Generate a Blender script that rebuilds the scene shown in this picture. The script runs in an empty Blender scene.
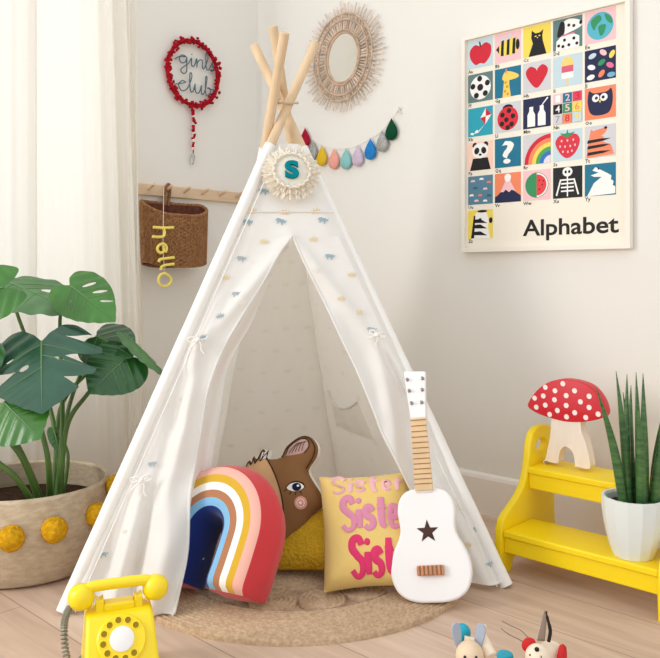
import bpy, bmesh, math, random
from mathutils import Vector, Matrix, noise
from mathutils.geometry import delaunay_2d_cdt
random.seed(7)
PI = math.pi
SC = bpy.context.scene
COL = SC.collection
# ---------------------------------------------------------------- camera frame
F, CX, HY, H = 786.0, 330.0, 275.0, 0.79
CS, SN = 0.7229, 0.6909
CAM = Vector((2.567, -2.237, H))
RT = Vector((CS, SN, 0)); FW = Vector((-SN, CS, 0)); UP = Vector((0, 0, 1))
def CW(X, Z, h=0.0): return Vector((CAM.x, CAM.y, 0)) + RT*X + FW*Z + UP*h
def PX(px, py, Z): return CW((px-CX)/F*Z, Z, H-(py-HY)/F*Z)
def GR(px, py):
    Z = H*F/(py-HY); return CW((px-CX)/F*Z, Z, 0)
def ray(px, py): return (RT*((px-CX)/F) + FW + UP*(-(py-HY)/F))
def RW(px, py, off=0.0):                       # point on the plane y = -off
    d = ray(px, py); t = (-off-CAM.y)/d.y; return CAM + d*t
def LW(px, py, off=0.0):                       # point on the plane x = off
    d = ray(px, py); t = (off-CAM.x)/d.x; return CAM + d*t
def frame(o, x, y):
    x = Vector(x).normalized(); z = x.cross(Vector(y)).normalized(); y = z.cross(x)
    m = Matrix.Identity(4)
    for i in range(3): m[i][0], m[i][1], m[i][2], m[i][3] = x[i], y[i], z[i], o[i]
    return m
def onplane(m, px, py):                        # local xy on the plane of frame m seen at a pixel of the survey
    inv = m.inverted(); o = inv @ CAM; d = inv.to_3x3() @ ray(px, py)
    t = -o.z/d.z; return (o.x+d.x*t, o.y+d.y*t)
def T(x, y, z): return Matrix.Translation((x, y, z))
def R(a, ax): return Matrix.Rotation(math.radians(a), 4, ax)
# ---------------------------------------------------------------- materials
def lin(c):
    c = c/255.0
    return c/12.92 if c <= 0.04045 else ((c+0.055)/1.055)**2.4
def rgb(c): return (lin(c[0]), lin(c[1]), lin(c[2]), 1.0)
MATS = {}
def mat(name, c, rough=0.6, spec=0.4, metal=0.0, var=0.0, vscale=20.0, bump=0.0, bscale=60.0, stretch=(1,1,1), sheen=0.0, coat=0.0, trans=0.0, c2=None, kind='noise', detail=4.0):
    if name in MATS: return MATS[name]
    m = bpy.data.materials.new(name); m.use_nodes = True; nt = m.node_tree; N = nt.nodes; L = nt.links
    b = N['Principled BSDF']; b.inputs['Base Color'].default_value = rgb(c); b.inputs['Roughness'].default_value = rough
    b.inputs['Specular IOR Level'].default_value = spec; b.inputs['Metallic'].default_value = metal
    if sheen: b.inputs['Sheen Weight'].default_value = sheen
    if coat: b.inputs['Coat Weight'].default_value = coat; b.inputs['Coat Roughness'].default_value = 0.15
    if var or bump or c2:
        tc = N.new('ShaderNodeTexCoord'); mp = N.new('ShaderNodeMapping'); mp.inputs['Scale'].default_value = stretch
        L.new(tc.outputs['Object'], mp.inputs['Vector'])
    if var or c2:
        nz = N.new('ShaderNodeTexNoise'); nz.inputs['Scale'].default_value = vscale; nz.inputs['Detail'].default_value = detail
        L.new(mp.outputs[0], nz.inputs['Vector'])
        rp = N.new('ShaderNodeValToRGB'); k = rgb(c); k2 = rgb(c2) if c2 else tuple(x*(1-var) for x in k[:3])+(1,)
        rp.color_ramp.elements[0].position = 0.35; rp.color_ramp.elements[1].position = 0.65
        rp.color_ramp.elements[0].color = k2; rp.color_ramp.elements[1].color = k
        L.new(nz.outputs['Fac'], rp.inputs['Fac']); L.new(rp.outputs['Color'], b.inputs['Base Color'])
    if bump:
        if kind == 'voronoi':
            t = N.new('ShaderNodeTexVoronoi'); out = 'Distance'
        else:
            t = N.new('ShaderNodeTexNoise'); out = 'Fac'; t.inputs['Detail'].default_value = 3
        t.inputs['Scale'].default_value = bscale; L.new(mp.outputs[0], t.inputs['Vector'])
        bp = N.new('ShaderNodeBump'); bp.inputs['Strength'].default_value = bump; bp.inputs['Distance'].default_value = 0.004
        L.new(t.outputs[out], bp.inputs['Height']); L.new(bp.outputs['Normal'], b.inputs['Normal'])
    if trans:
        tr = N.new('ShaderNodeBsdfTranslucent'); tr.inputs['Color'].default_value = rgb(c); mx = N.new('ShaderNodeMixShader'); mx.inputs[0].default_value = trans
        L.new(b.outputs[0], mx.inputs[1]); L.new(tr.outputs[0], mx.inputs[2]); L.new(mx.outputs[0], N['Material Output'].inputs['Surface'])
    MATS[name] = m
    return m
def ink(c, rough=0.55): return mat('paint_%02x%02x%02x' % tuple(int(x) for x in c), c, rough, 0.25)
# ---------------------------------------------------------------- mesh building
def catmull(pts, n=8, closed=False):
    P = [Vector(p) for p in pts]; out = []; k = len(P)
    rng = range(k) if closed else range(k-1)
    for i in rng:
        if closed: a, b, c, d = P[(i-1) % k], P[i], P[(i+1) % k], P[(i+2) % k]
        else: a, b, c, d = P[max(i-1, 0)], P[i], P[i+1], P[min(i+2, k-1)]
        for j in range(n):
            t = j/n
            out.append(0.5*((2*b)+(c-a)*t+(2*a-5*b+4*c-d)*t*t+(3*b-a-3*c+d)*t**3))
    if not closed: out.append(P[-1])
    return out
def smooth2(pts, n=6): return [(p.x, p.y) for p in catmull([(a, b, 0) for a, b in pts], n, True)]
class MB:
    def __init__(s): s.v = []; s.f = []; s.m = []
    def add(s, vs, fs, m=None, M=None):
        o = len(s.v)
        s.v += [(M @ Vector(v)) if M else Vector(v) for v in vs]
        s.f += [tuple(i+o for i in f) for f in fs]; s.m += [m]*len(fs); return s
    def box(s, c, d, m=None, M=None):
        x, y, z = c; a, b, e = d[0]/2, d[1]/2, d[2]/2
        vs = [(x+i*a, y+j*b, z+k*e) for i in (-1, 1) for j in (-1, 1) for k in (-1, 1)]
        return s.add(vs, [(0,1,3,2), (4,6,7,5), (0,4,5,1), (2,3,7,6), (0,2,6,4), (1,5,7,3)], m, M)
    def tube(s, path, r, n=8, m=None, closed=False, cap=True, M=None, flat=1.0):
        P = [Vector(p) for p in path]; k = len(P); rr = r if isinstance(r, (list, tuple)) else [r]*k
        vs = []; fs = []; prev = None
        for i in range(k):
            a = P[i-1] if (i > 0 or closed) else P[i]; b = P[(i+1) % k] if (i < k-1 or closed) else P[i]
            t = (b-a); t = t.normalized() if t.length > 1e-9 else Vector((0, 0, 1))
            if prev is None:
                u = t.cross(Vector((0, 0, 1)) if abs(t.z) < 0.9 else Vector((1, 0, 0))).normalized()
            else:
                u = (prev - t*prev.dot(t)); u = u.normalized() if u.length > 1e-6 else t.orthogonal().normalized()
            prev = u; w = t.cross(u)
            for j in range(n):
                a2 = 2*PI*j/n; vs.append(P[i]+(u*math.cos(a2)+w*math.sin(a2)*flat)*rr[i])
        for i in range(k if closed else k-1):
            for j in range(n):
                a = i*n+j; b = i*n+(j+1) % n; c = ((i+1) % k)*n+(j+1) % n; d = ((i+1) % k)*n+j
                fs.append((a, b, c, d))
        if cap and not closed:
            fs.append(tuple(range(n))[::-1]); fs.append(tuple((k-1)*n+j for j in range(n)))
        return s.add(vs, fs, m, M)
    def lathe(s, prof, n=32, m=None, M=None, closed=False):   # profile (r, z) about local z
        vs = []; fs = []; k = len(prof)
        for r, z in prof:
            for j in range(n):
                a = 2*PI*j/n; vs.append((r*math.cos(a), r*math.sin(a), z))
        for i in range(k if closed else k-1):
            for j in range(n):
                i2 = (i+1) % k
                fs.append((i*n+j, i*n+(j+1) % n, i2*n+(j+1) % n, i2*n+j))
        if not closed:
            if prof[0][0] > 1e-6: fs.append(tuple(range(n))[::-1])
            if prof[-1][0] > 1e-6: fs.append(tuple((k-1)*n+j for j in range(n)))
        return s.add(vs, fs, m, M)
    def ball(s, c, r, m=None, M=None, n=16, k=10):
        if not isinstance(r, (list, tuple)): r = (r, r, r)
        vs = [(c[0], c[1], c[2]-r[2])]; fs = []
        for i in range(1, k):
            a = PI*i/k
            for j in range(n):
                b = 2*PI*j/n
                vs.append((c[0]+r[0]*math.sin(a)*math.cos(b), c[1]+r[1]*math.sin(a)*math.sin(b), c[2]-r[2]*math.cos(a)))
        vs.append((c[0], c[1], c[2]+r[2])); e = len(vs)-1
        for j in range(n):
            fs.append((0, 1+(j+1) % n, 1+j)); fs.append((e, 1+(k-2)*n+j, 1+(k-2)*n+(j+1) % n))
            for i in range(k-2): fs.append((1+i*n+j, 1+i*n+(j+1) % n, 1+(i+1)*n+(j+1) % n, 1+(i+1)*n+j))
        return s.add(vs, fs, m, M)
    def grid(s, fn, nu, nv, m=None, M=None, wrap=False):
        vs = []; fs = []; W = nu if wrap else nu+1
        for j in range(nv+1):
            for i in range(W): vs.append(fn(i/nu, j/nv))
        for j in range(nv):
            for i in range(nu):
                i2 = (i+1) % W
                fs.append((j*W+i, j*W+i2, (j+1)*W+i2, (j+1)*W+i))
        if callable(m):
            o = len(s.v); s.v += [(M @ Vector(v)) if M else Vector(v) for v in vs]
            for q, f in enumerate(fs):
                s.f.append(tuple(i+o for i in f)); s.m.append(m((q % nu+0.5)/nu, (q//nu+0.5)/nv))
            return s
        return s.add(vs, fs, m, M)
    def flat(s, pts, z, m=None, M=None):
        return s.add([(p[0], p[1], z) for p in pts], [tuple(range(len(pts)))], m, M)
    def prism(s, pts, z0, z1, m=None, M=None, ms=None):
        n = len(pts); vs = [(p[0], p[1], z0) for p in pts]+[(p[0], p[1], z1) for p in pts]
        s.add(vs, [tuple(range(n))[::-1], tuple(range(n, 2*n))], m, M)
        return s.add(vs, [(i, (i+1) % n, n+(i+1) % n, n+i) for i in range(n)], ms or m, M)
    def disc(s, c, r, z, m=None, M=None, n=20, rot=0.0, ry=None):
        ry = ry or r; ca, sa = math.cos(rot), math.sin(rot); P = []
        for j in range(n):
            a = 2*PI*j/n; x, y = r*math.cos(a), ry*math.sin(a); P.append((c[0]+x*ca-y*sa, c[1]+x*sa+y*ca))
        return s.flat(P, z, m, M)
    def build(s, name, mats, parent=None, bevel=0.0, seg=2, smooth=True, angle=40, weld=True, recalc=True, subd=0, loc=None):
        if not isinstance(mats, (list, tuple)): mats = [mats]
        mats = list(mats); me = bpy.data.meshes.new(name); off = Vector((0, 0, 0))
        if parent is not None:
            r = parent
            while r.parent: r = r.parent
            off = r.location
        elif loc is not None: off = Vector(loc)
        me.from_pydata([v-off for v in s.v], [], s.f)
        idx = []
        for k in s.m:
            if k is None: idx.append(0)
            elif isinstance(k, int): idx.append(k)
            else:
                if k not in mats: mats.append(k)
                idx.append(mats.index(k))
        me.polygons.foreach_set('material_index', idx)
        for k in mats: me.materials.append(k)
        if weld or recalc:
            bm = bmesh.new(); bm.from_mesh(me)
            if weld: bmesh.ops.remove_doubles(bm, verts=bm.verts, dist=1e-6)
            if recalc: bmesh.ops.recalc_face_normals(bm, faces=bm.faces)
            bm.to_mesh(me); bm.free()
        if smooth:
            me.polygons.foreach_set('use_smooth', [True]*len(me.polygons))
            me.set_sharp_from_angle(angle=math.radians(angle))
        o = bpy.data.objects.new(name, me); COL.objects.link(o)
        if parent is not None: o.parent = parent
        elif loc is not None: o.location = off
        if bevel:
            b = o.modifiers.new('edge_round', 'BEVEL'); b.width = bevel; b.segments = seg; b.limit_method = 'ANGLE'; b.angle_limit = math.radians(35)
        if subd:
            b = o.modifiers.new('smooth', 'SUBSURF'); b.levels = subd; b.render_levels = subd
        return o
def thing(name, label, cat, loc, group=None):
    o = bpy.data.objects.new(name, None); COL.objects.link(o); o.location = Vector(loc); o.empty_display_size = 0.05
    o['label'] = label; o['category'] = cat
    if group: o['group'] = group
    return o
def tag(o, label, cat, group=None):
    o['label'] = label; o['category'] = cat
    if group: o['group'] = group
    return o
def struct(o): o['kind'] = 'structure'; return o
def lab(o, s): o['label'] = s; return o
# 2D helpers
def inpoly(p, poly):
    x, y = p; c = False; n = len(poly)
    for i in range(n):
        x1, y1 = poly[i]; x2, y2 = poly[i-1]
        if (y1 > y) != (y2 > y) and x < (x2-x1)*(y-y1)/(y2-y1)+x1: c = not c
    return c
def resample(poly, sp, closed=True):
    out = []; n = len(poly)
    for i in range(n if closed else n-1):
        a = Vector(poly[i]); b = Vector(poly[(i+1) % n]); k = max(1, int(math.ceil((b-a).length/sp)))
        for j in range(k): q = a.lerp(b, j/k); out.append((q.x, q.y))
    if not closed: out.append(tuple(poly[-1]))
    return out
def segdist(p, poly):
    best = 9; px, py = p; n = len(poly)
    for i in range(n):
        ax, ay = poly[i-1]; bx, by = poly[i]; dx, dy = bx-ax, by-ay; l = dx*dx+dy*dy
        t = 0 if l == 0 else max(0, min(1, ((px-ax)*dx+(py-ay)*dy)/l))
        d = math.hypot(px-ax-dx*t, py-ay-dy*t)
        if d < best: best = d
    return best
def tri2d(outer, holes=(), sp=0.02, lines=()):
    rings = [resample(outer, sp)]+[resample(h, sp) for h in holes]
    P = []; E = []
    for r in rings:
        o = len(P); P += [Vector(p) for p in r]; E += [(o+i, o+(i+1) % len(r)) for i in range(len(r))]
    for l, cl in lines:
        r = resample(l, sp, cl); o = len(P); P += [Vector(p) for p in r]
        E += [(o+i, o+(i+1) % len(r)) for i in range(len(r) if cl else len(r)-1)]
    nb = list(P); xs = [p[0] for p in rings[0]]; ys = [p[1] for p in rings[0]]
    j = 0; y = min(ys)+sp*0.5
    while y < max(ys):
        x = min(xs)+(sp*0.5 if j % 2 else 0)
        while x < max(xs):
            if inpoly((x, y), rings[0]) and not any(inpoly((x, y), h) for h in rings[1:]):
                if all((x-q.x)**2+(y-q.y)**2 > (0.45*sp)**2 for q in nb): P.append(Vector((x, y)))
            x += sp
        y += sp*0.87; j += 1
    r = delaunay_2d_cdt(P, E, [], 0, 1e-7)
    V = [(v.x, v.y) for v in r[0]]; Fs = []
    for f in r[2]:
        c = (sum(V[i][0] for i in f)/3, sum(V[i][1] for i in f)/3)
        if inpoly(c, rings[0]) and not any(inpoly(c, h) for h in rings[1:]): Fs.append(tuple(f))
    return V, Fs, rings[0]
def puff(mb, outer, M, thick, D, gus=0.0, sp=0.014, mfront=0, mback=0, mside=0, lines=(), mfn=None, zfn=None):
    V, Fs, ring = tri2d(outer, (), sp, lines)
    def z(p):
        d = min(segdist(p, ring)/D, 1.0); return thick*math.sqrt(max(0, 1-(1-d)**2))+(zfn(p) if zfn and d > 0 else 0)
    h = [z(p) for p in V]
    o = len(mb.v)
    mb.v += [M @ Vector((p[0], p[1], gus+a)) for p, a in zip(V, h)]
    n = len(V); mb.v += [M @ Vector((p[0], p[1], -gus-a)) for p, a in zip(V, h)]
    for f in Fs:
        c = (sum(V[i][0] for i in f)/3, sum(V[i][1] for i in f)/3)
        mb.f.append(tuple(o+i for i in f)); mb.m.append(mfn(c) if mfn else mfront)
        mb.f.append(tuple(o+n+i for i in f[::-1])); mb.m.append(mback)
    if gus:
        key = {}
        for i, p in enumerate(V): key[(round(p[0], 6), round(p[1], 6))] = i
        ids = [key.get((round(p[0], 6), round(p[1], 6))) for p in ring]
        for i in range(len(ids)):
            a, b = ids[i], ids[(i+1) % len(ids)]
            if a is None or b is None: continue
            mb.f.append((o+a, o+b, o+n+b, o+n+a)); mb.m.append(mside)
    return lambda x, y: gus+z((x, y))
def curve_mesh(polys, ext, bev=0.0, res=2):            # filled curve with holes -> verts, faces
    cu = bpy.data.curves.new('tmp', 'CURVE'); cu.dimensions = '2D'; cu.fill_mode = 'BOTH'; cu.extrude = ext; cu.bevel_depth = bev; cu.bevel_resolution = res
    for p in polys:
        s = cu.splines.new('POLY'); s.points.add(len(p)-1); s.use_cyclic_u = True
        for q, c in zip(s.points, p): q.co = (c[0], c[1], 0, 1)
    return _conv(cu)
def _conv(cu):
    o = bpy.data.objects.new('tmp', cu); COL.objects.link(o)
    dg = bpy.context.evaluated_depsgraph_get(); me = bpy.data.meshes.new_from_object(o.evaluated_get(dg))
    bm = bmesh.new(); bm.from_mesh(me); bmesh.ops.remove_doubles(bm, verts=bm.verts, dist=1e-5)
    vs = [v.co.copy() for v in bm.verts]; bm.verts.index_update(); fs = [tuple(v.index for v in f.verts) for f in bm.faces]
    bm.free(); bpy.data.objects.remove(o); bpy.data.meshes.remove(me); bpy.data.curves.remove(cu)
    return vs, fs
def text_mesh(t, size, bold=0.0, ext=0.0, bev=0.0, res=3, space=1.0, fine=0):
    cu = bpy.data.curves.new('tmp', 'FONT'); cu.body = t; cu.size = size; cu.offset = bold; cu.extrude = ext; cu.bevel_depth = bev; cu.align_x = 'LEFT'
    cu.resolution_u = res; cu.space_character = space
    vs, fs = _conv(cu)
    if fine:
        bm = bmesh.new(); bv = [bm.verts.new(v) for v in vs]
        for f in fs:
            try: bm.faces.new([bv[i] for i in f])
            except ValueError: pass
        bmesh.ops.triangulate(bm, faces=bm.faces)
        for _ in range(fine):
            es = [e for e in bm.edges if e.calc_length() > size*0.12]
            if es: bmesh.ops.subdivide_edges(bm, edges=es, cuts=1)
            bmesh.ops.triangulate(bm, faces=bm.faces)
        bm.verts.index_update(); vs = [v.co.copy() for v in bm.verts]; fs = [tuple(v.index for v in f.verts) for f in bm.faces]; bm.free()
    return vs, fs
def fit_text(vs, x0, x1, y0=None, y1=None):          # stretch text vertices into a box
    ax, bx = min(v.x for v in vs), max(v.x for v in vs); ay, by = min(v.y for v in vs), max(v.y for v in vs)
    kx = (x1-x0)/(bx-ax); ky = kx if y0 is None else (y1-y0)/(by-ay)
    return [Vector((x0+(v.x-ax)*kx, (y0 if y0 is not None else 0)+(v.y-ay)*ky, v.z)) for v in vs]
# ================================================================ SETTING
m_wall = mat('wall_paint_warm_white', (232, 228, 221), 0.9, 0.1)
m_trim = mat('trim_paint_white', (238, 232, 225), 0.45, 0.3)
m_glass = bpy.data.materials.new('window_glass'); m_glass.use_nodes = True
nt = m_glass.node_tree; nt.nodes.remove(nt.nodes['Principled BSDF'])
a = nt.nodes.new('ShaderNodeBsdfTransparent'); b = nt.nodes.new('ShaderNodeBsdfGlossy'); b.inputs['Roughness'].default_value = 0.02
x = nt.nodes.new('ShaderNodeMixShader'); x.inputs[0].default_value = 0.06
nt.links.new(a.outputs[0], x.inputs[1]); nt.links.new(b.outputs[0], x.inputs[2]); nt.links.new(x.outputs[0], nt.nodes['Material Output'].inputs['Surface'])
# floor: pale washed oak boards running along the right wall
m_floor = bpy.data.materials.new('washed_oak_boards'); m_floor.use_nodes = True
nt = m_floor.node_tree; N = nt.nodes; L = nt.links; bs = N['Principled BSDF']; bs.inputs['Roughness'].default_value = 0.5; bs.inputs['Specular IOR Level'].default_value = 0.3
tc = N.new('ShaderNodeTexCoord')
br = N.new('ShaderNodeTexBrick'); br.inputs['Scale'].default_value = 1.0; br.inputs['Brick Width'].default_value = 1.7; br.inputs['Row Height'].default_value = 0.19
br.inputs['Mortar Size'].default_value = 0.0014; br.inputs['Mortar Smooth'].default_value = 0.1; br.inputs['Bias'].default_value = 0.0; br.offset = 0.37
br.inputs['Color1'].default_value = rgb((211, 185, 164)); br.inputs['Color2'].default_value = rgb((201, 173, 151)); br.inputs['Mortar'].default_value = rgb((160, 132, 110))
mp0 = N.new('ShaderNodeMapping'); mp0.inputs['Location'].default_value = (0.33, 0.06, 0); L.new(tc.outputs['Object'], mp0.inputs['Vector']); L.new(mp0.outputs[0], br.inputs['Vector'])
mp = N.new('ShaderNodeMapping'); mp.inputs['Scale'].default_value = (1.3, 13, 1); L.new(tc.outputs['Object'], mp.inputs['Vector'])
nz = N.new('ShaderNodeTexNoise'); nz.inputs['Scale'].default_value = 2.2; nz.inputs['Detail'].default_value = 7; nz.inputs['Distortion'].default_value = 1.1; L.new(mp.outputs[0], nz.inputs['Vector'])
rp = N.new('ShaderNodeValToRGB'); rp.color_ramp.elements[0].position = 0.36; rp.color_ramp.elements[1].position = 0.68
rp.color_ramp.elements[0].color = (0.70, 0.64, 0.60, 1); rp.color_ramp.elements[1].color = (1.03, 1.03, 1.03, 1); L.new(nz.outputs['Fac'], rp.inputs['Fac'])
mx = N.new('ShaderNodeMix'); mx.data_type = 'RGBA'; mx.blend_type = 'MULTIPLY'; mx.inputs['Factor'].default_value = 0.55
L.new(br.outputs['Color'], mx.inputs['A']); L.new(rp.outputs['Color'], mx.inputs['B'])
# a few small knots
mpk = N.new('ShaderNodeMapping'); mpk.inputs['Scale'].default_value = (2.0, 6.5, 1); L.new(tc.outputs['Object'], mpk.inputs['Vector'])
vo = N.new('ShaderNodeTexVoronoi'); vo.inputs['Scale'].default_value = 1.6; L.new(mpk.outputs[0], vo.inputs['Vector'])
rk = N.new('ShaderNodeValToRGB'); rk.color_ramp.elements[0].position = 0.03; rk.color_ramp.elements[1].position = 0.11; rk.color_ramp.elements[0].color = (0.45, 0.36, 0.30, 1); rk.color_ramp.elements[1].color = (1, 1, 1, 1)
L.new(vo.outputs['Distance'], rk.inputs['Fac'])
mx2 = N.new('ShaderNodeMix'); mx2.data_type = 'RGBA'; mx2.blend_type = 'MULTIPLY'; mx2.inputs['Factor'].default_value = 0.8
L.new(mx.outputs['Result'], mx2.inputs['A']); L.new(rk.outputs['Color'], mx2.inputs['B']); L.new(mx2.outputs['Result'], bs.inputs['Base Color'])
bp = N.new('ShaderNodeBump'); bp.inputs['Strength'].default_value = 0.25; bp.inputs['Distance'].default_value = 0.002; L.new(nz.outputs['Fac'], bp.inputs['Height']); L.new(bp.outputs['Normal'], bs.inputs['Normal'])
RX, RY, RH = 4.2, -4.6, 2.5
struct(MB().box((RX/2-0.1, RY/2+0.1, -0.05), (RX+0.2, -RY+0.2, 0.1)).build('floor', m_floor, smooth=False))
struct(MB().box((RX/2, 0.06, RH/2), (RX+0.0, 0.12, RH)).build('wall_right', m_wall, smooth=False))
# left wall with two window openings (the first is the one behind the curtain)
W1 = (-1.62, -0.75); WZ = (0.42, 2.12); W2 = (-4.2, -2.7)
wl = MB()
def wseg(y0, y1, z0, z1): wl.box((-0.06, (y0+y1)/2, (z0+z1)/2), (0.12, y1-y0, z1-z0))
wseg(W1[1], 0, 0, RH); wseg(W2[1], W1[0], 0, RH); wseg(RY, W2[0], 0, RH)
for w in (W1, W2): wseg(w[0], w[1], 0, WZ[0]); wseg(w[0], w[1], WZ[1], RH)
struct(wl.build('wall_left', m_wall, smooth=False, weld=False))
for k, w in enumerate((W1, W2)):
    fr = MB(); yc = (w[0]+w[1])/2; zc = (WZ[0]+WZ[1])/2; t = 0.045
    for y in (w[0]+t/2, w[1]-t/2, yc): fr.box((-0.06, y, zc), (0.06, t, WZ[1]-WZ[0]))
    for z in (WZ[0]+t/2, WZ[1]-t/2): fr.box((-0.06, yc, z), (0.06, w[1]-w[0], t))
    o = struct(fr.build('window_%d' % (k+1), m_trim, smooth=False, weld=False))
    g = MB().box((-0.06, yc, zc), (0.006, w[1]-w[0]-0.02, WZ[1]-WZ[0]-0.02)).build('window_pane', m_glass, o, smooth=False)
bbp = [(0.0, 0.0), (-0.016, 0.0), (-0.016, 0.118), (-0.012, 0.128), (-0.004, 0.134), (0.0, 0.134)]
struct(MB().prism(bbp, 0, RX-0.017, M=frame(Vector((0.017, 0, 0)), (0, 1, 0), (0, 0, 1))).build('baseboard_right', m_trim, smooth=False))
struct(MB().prism([(-p[0], p[1]) for p in bbp], 0, -RY, M=frame(Vector((0, 0, 0)), (1, 0, 0), (0, 0, 1))).build('baseboard_left', m_trim, smooth=False))

# ================================================================ CURTAINS
m_curt = mat('sheer_linen', (244, 240, 232), 0.85, 0.05, bump=0.12, bscale=500, trans=0.32)
def curtain(name, y0, y1, x0, amp, seed, label, nf, tight):
    rnd = random.Random(seed); ph = [rnd.random()*6 for _ in range(4)]
    def fn(u, v):
        # v 0 top -> 1 bottom ; u 0 near the corner
        uu = u + 0.012*math.sin(5*v+ph[0])*u*(1-u)
        y = y0+(y1-y0)*uu - 0.098*(1-v)*(1-u)**1.5*tight
        k = nf*2*PI*(uu**0.75)
        a = amp*(0.55+0.45*math.sin(2.1*uu+ph[1]))
        x = x0 + a*math.sin(k+ph[2]+0.5*math.sin(2.0*v)) + 0.4*a*math.sin(2.3*k+ph[3]+v)
        return (x, y, 2.2-2.19*v)
    g = MB().grid(fn, 150, 26).build(name, m_curt, t_, recalc=False)
    return g
t_ = thing('curtain', 'sheer off-white curtain hanging in soft folds beside the peg rail', 'curtain', (0.09, -0.85, 0.0), 'window curtains')
curtain('cloth_panel', LW(149, 430, 0.085).y, -1.075, 0.085, 0.038, 3, '', 5, 1.0)
t_ = thing('curtain', 'sheer off-white curtain at the left photo edge, showing only a narrow strip', 'curtain', (0.09, -1.45, 0.0), 'window curtains')
curtain('cloth_panel', -1.055, -1.75, 0.125, 0.018, 8, '', 5, 0.0)
m_rod = mat('rod_brushed_steel', (190, 188, 184), 0.35, 0.5, 0.9)
tag(MB().tube([(0.1, -0.5, 2.215), (0.1, -1.85, 2.215)], 0.012, 12).build('curtain_rod', m_rod, loc=(0.1, -1.1, 2.215)), 'steel rod above the sheer curtains', 'curtain rod')
# beaded blind chain hanging beside the curtain
m_chain = mat('blind_chain_cream', (226, 216, 196), 0.4, 0.4)
bc = MB(); p0 = LW(132.5, 180, 0.15); p1 = LW(134, 427, 0.15)
path = [(0.15, p0.y-0.012, 2.19), (0.15, p0.y-0.012, p1.z+0.03), (0.15, p1.y-0.004, p1.z+0.004), (0.15, p1.y+0.012, p1.z+0.012), (0.15, p1.y+0.02, p1.z+0.05), (0.15, p0.y+0.012, 2.19)]
bc.tube(catmull(path, 8), 0.0022, 6)
tag(bc.build('blind_chain', m_chain, loc=(0.15, p1.y, p1.z)), 'thin cream blind chain looping down in front of the sheer curtain', 'blind chain')

# ================================================================ POSTER
PX0 = RW(461.5, 140, 0.024).x; PM = frame(Vector((PX0, -0.002, 0.866)), (1, 0, 0), (0, 0, 1)); PW, PHT = RW(630, 140, 0.024).x-PX0, 0.722; TX0 = RW(468.4, 140, 0.011).x-PX0; TPI = (RW(585, 140, 0.011).x-RW(468.4, 140, 0.011).x)/4
m_frame = mat('frame_white_wood', (238, 231, 220), 0.5, 0.3)
po = thing('framed_poster', 'white framed alphabet picture poster hanging on the right wall', 'poster', PM.translation)
fr = MB(); fw_ = 0.014
fr.prism([(0, 0), (PW, 0), (PW-fw_, fw_), (fw_, fw_)], 0, 0.024, M=PM); fr.prism([(0, PHT), (fw_, PHT-fw_), (PW-fw_, PHT-fw_), (PW, PHT)], 0, 0.024, M=PM)
fr.prism([(0, 0), (fw_, fw_), (fw_, PHT-fw_), (0, PHT)], 0, 0.024, M=PM); fr.prism([(PW, 0), (PW, PHT), (PW-fw_, PHT-fw_), (PW-fw_, fw_)], 0, 0.024, M=PM)
fr.build('frame', m_frame, po, smooth=False, bevel=0.0015, weld=False)
cream = (240, 232, 216)
paper = MB().box((PW/2, PHT/2, 0.006), (PW-2*fw_+0.004, PHT-2*fw_+0.004, 0.008), None, PM)
black = (28, 24, 24)
vs, fs = text_mesh('Alphabet', 0.07, bold=0.0013, res=4)
vs = fit_text(vs, RW(523, 200, 0.011).x-PX0, RW(619, 200, 0.011).x-PX0, 0.897-0.866, 0.964-0.866)
paper.add([(v.x, v.y, 0.0105) for v in vs], fs, ink(black), PM)
K = (24, 22, 26); WH = (243, 240, 236); RED = (206, 34, 54); PK = (240, 192, 196); TEAL = (24, 112, 142); GRY = (206, 205, 208); YL = (238, 213, 88); DG = (96, 124, 122); NV = (30, 34, 72); PB = (193, 213, 220); PEACH = (248, 206, 188); OR = (238, 134, 96); TQ = (40, 160, 180)
GRN = (52, 142, 92)
class Tile:
    def __init__(s, r, c, bg):
        s.x = TX0+TPI*c; s.y = (1.5715-0.1132*r-0.0945)-0.866; s.mb = MB(); s.k = 0; s.q = 0.0955; s.h = 0.0945; s.P([(0, 0), (1, 0), (1, 1), (0, 1)], bg)
    def z(s): s.k += 1; return 0.0104+0.00012*s.k
    def tr(s, p): return (s.x+p[0]*s.q, s.y+p[1]*s.h)
    def P(s, pts, c): s.mb.flat([s.tr(p) for p in pts], s.z(), ink(c), PM); return s
    def S(s, pts, c, n=5): return s.P(smooth2(pts, n), c)
    def E(s, cx, cy, rx, ry, c, rot=0.0):
        ca, sa = math.cos(math.radians(rot)), math.sin(math.radians(rot))
        return s.P([(cx+rx*math.cos(a)*ca-ry*math.sin(a)*sa, cy+rx*math.cos(a)*sa+ry*math.sin(a)*ca) for a in [2*PI*i/22 for i in range(22)]], c)
    def X(s, t, x0, x1, y0, y1, c, bold=0.0):
        v, f = text_mesh(t, 1.0, bold=bold, res=3); v = fit_text(v, x0, x1, y0, y1); z = s.z()
        s.mb.add([s.tr((p.x, p.y))+(z,) for p in v], f, ink(c), PM); return s
    def done(s, what):
        o = s.mb.build('picture_tile', [], paper_o, smooth=False, weld=False, recalc=False); o['label'] = what
paper_o = paper.build('print', [ink(cream)], po, smooth=False, weld=False, recalc=False)
paper_o['label'] = 'cream paper print reading Alphabet'
t = Tile(0,0,PB); t.S([(.5,.75),(.72,.84),(.93,.68),(.9,.35),(.68,.12),(.5,.15),(.3,.12),(.1,.36),(.08,.65),(.28,.82)],RED); t.P([(.48,.72),(.54,.72),(.5,.9),(.44,.92)],(60,40,30)); t.done('tile with a red apple')
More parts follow.
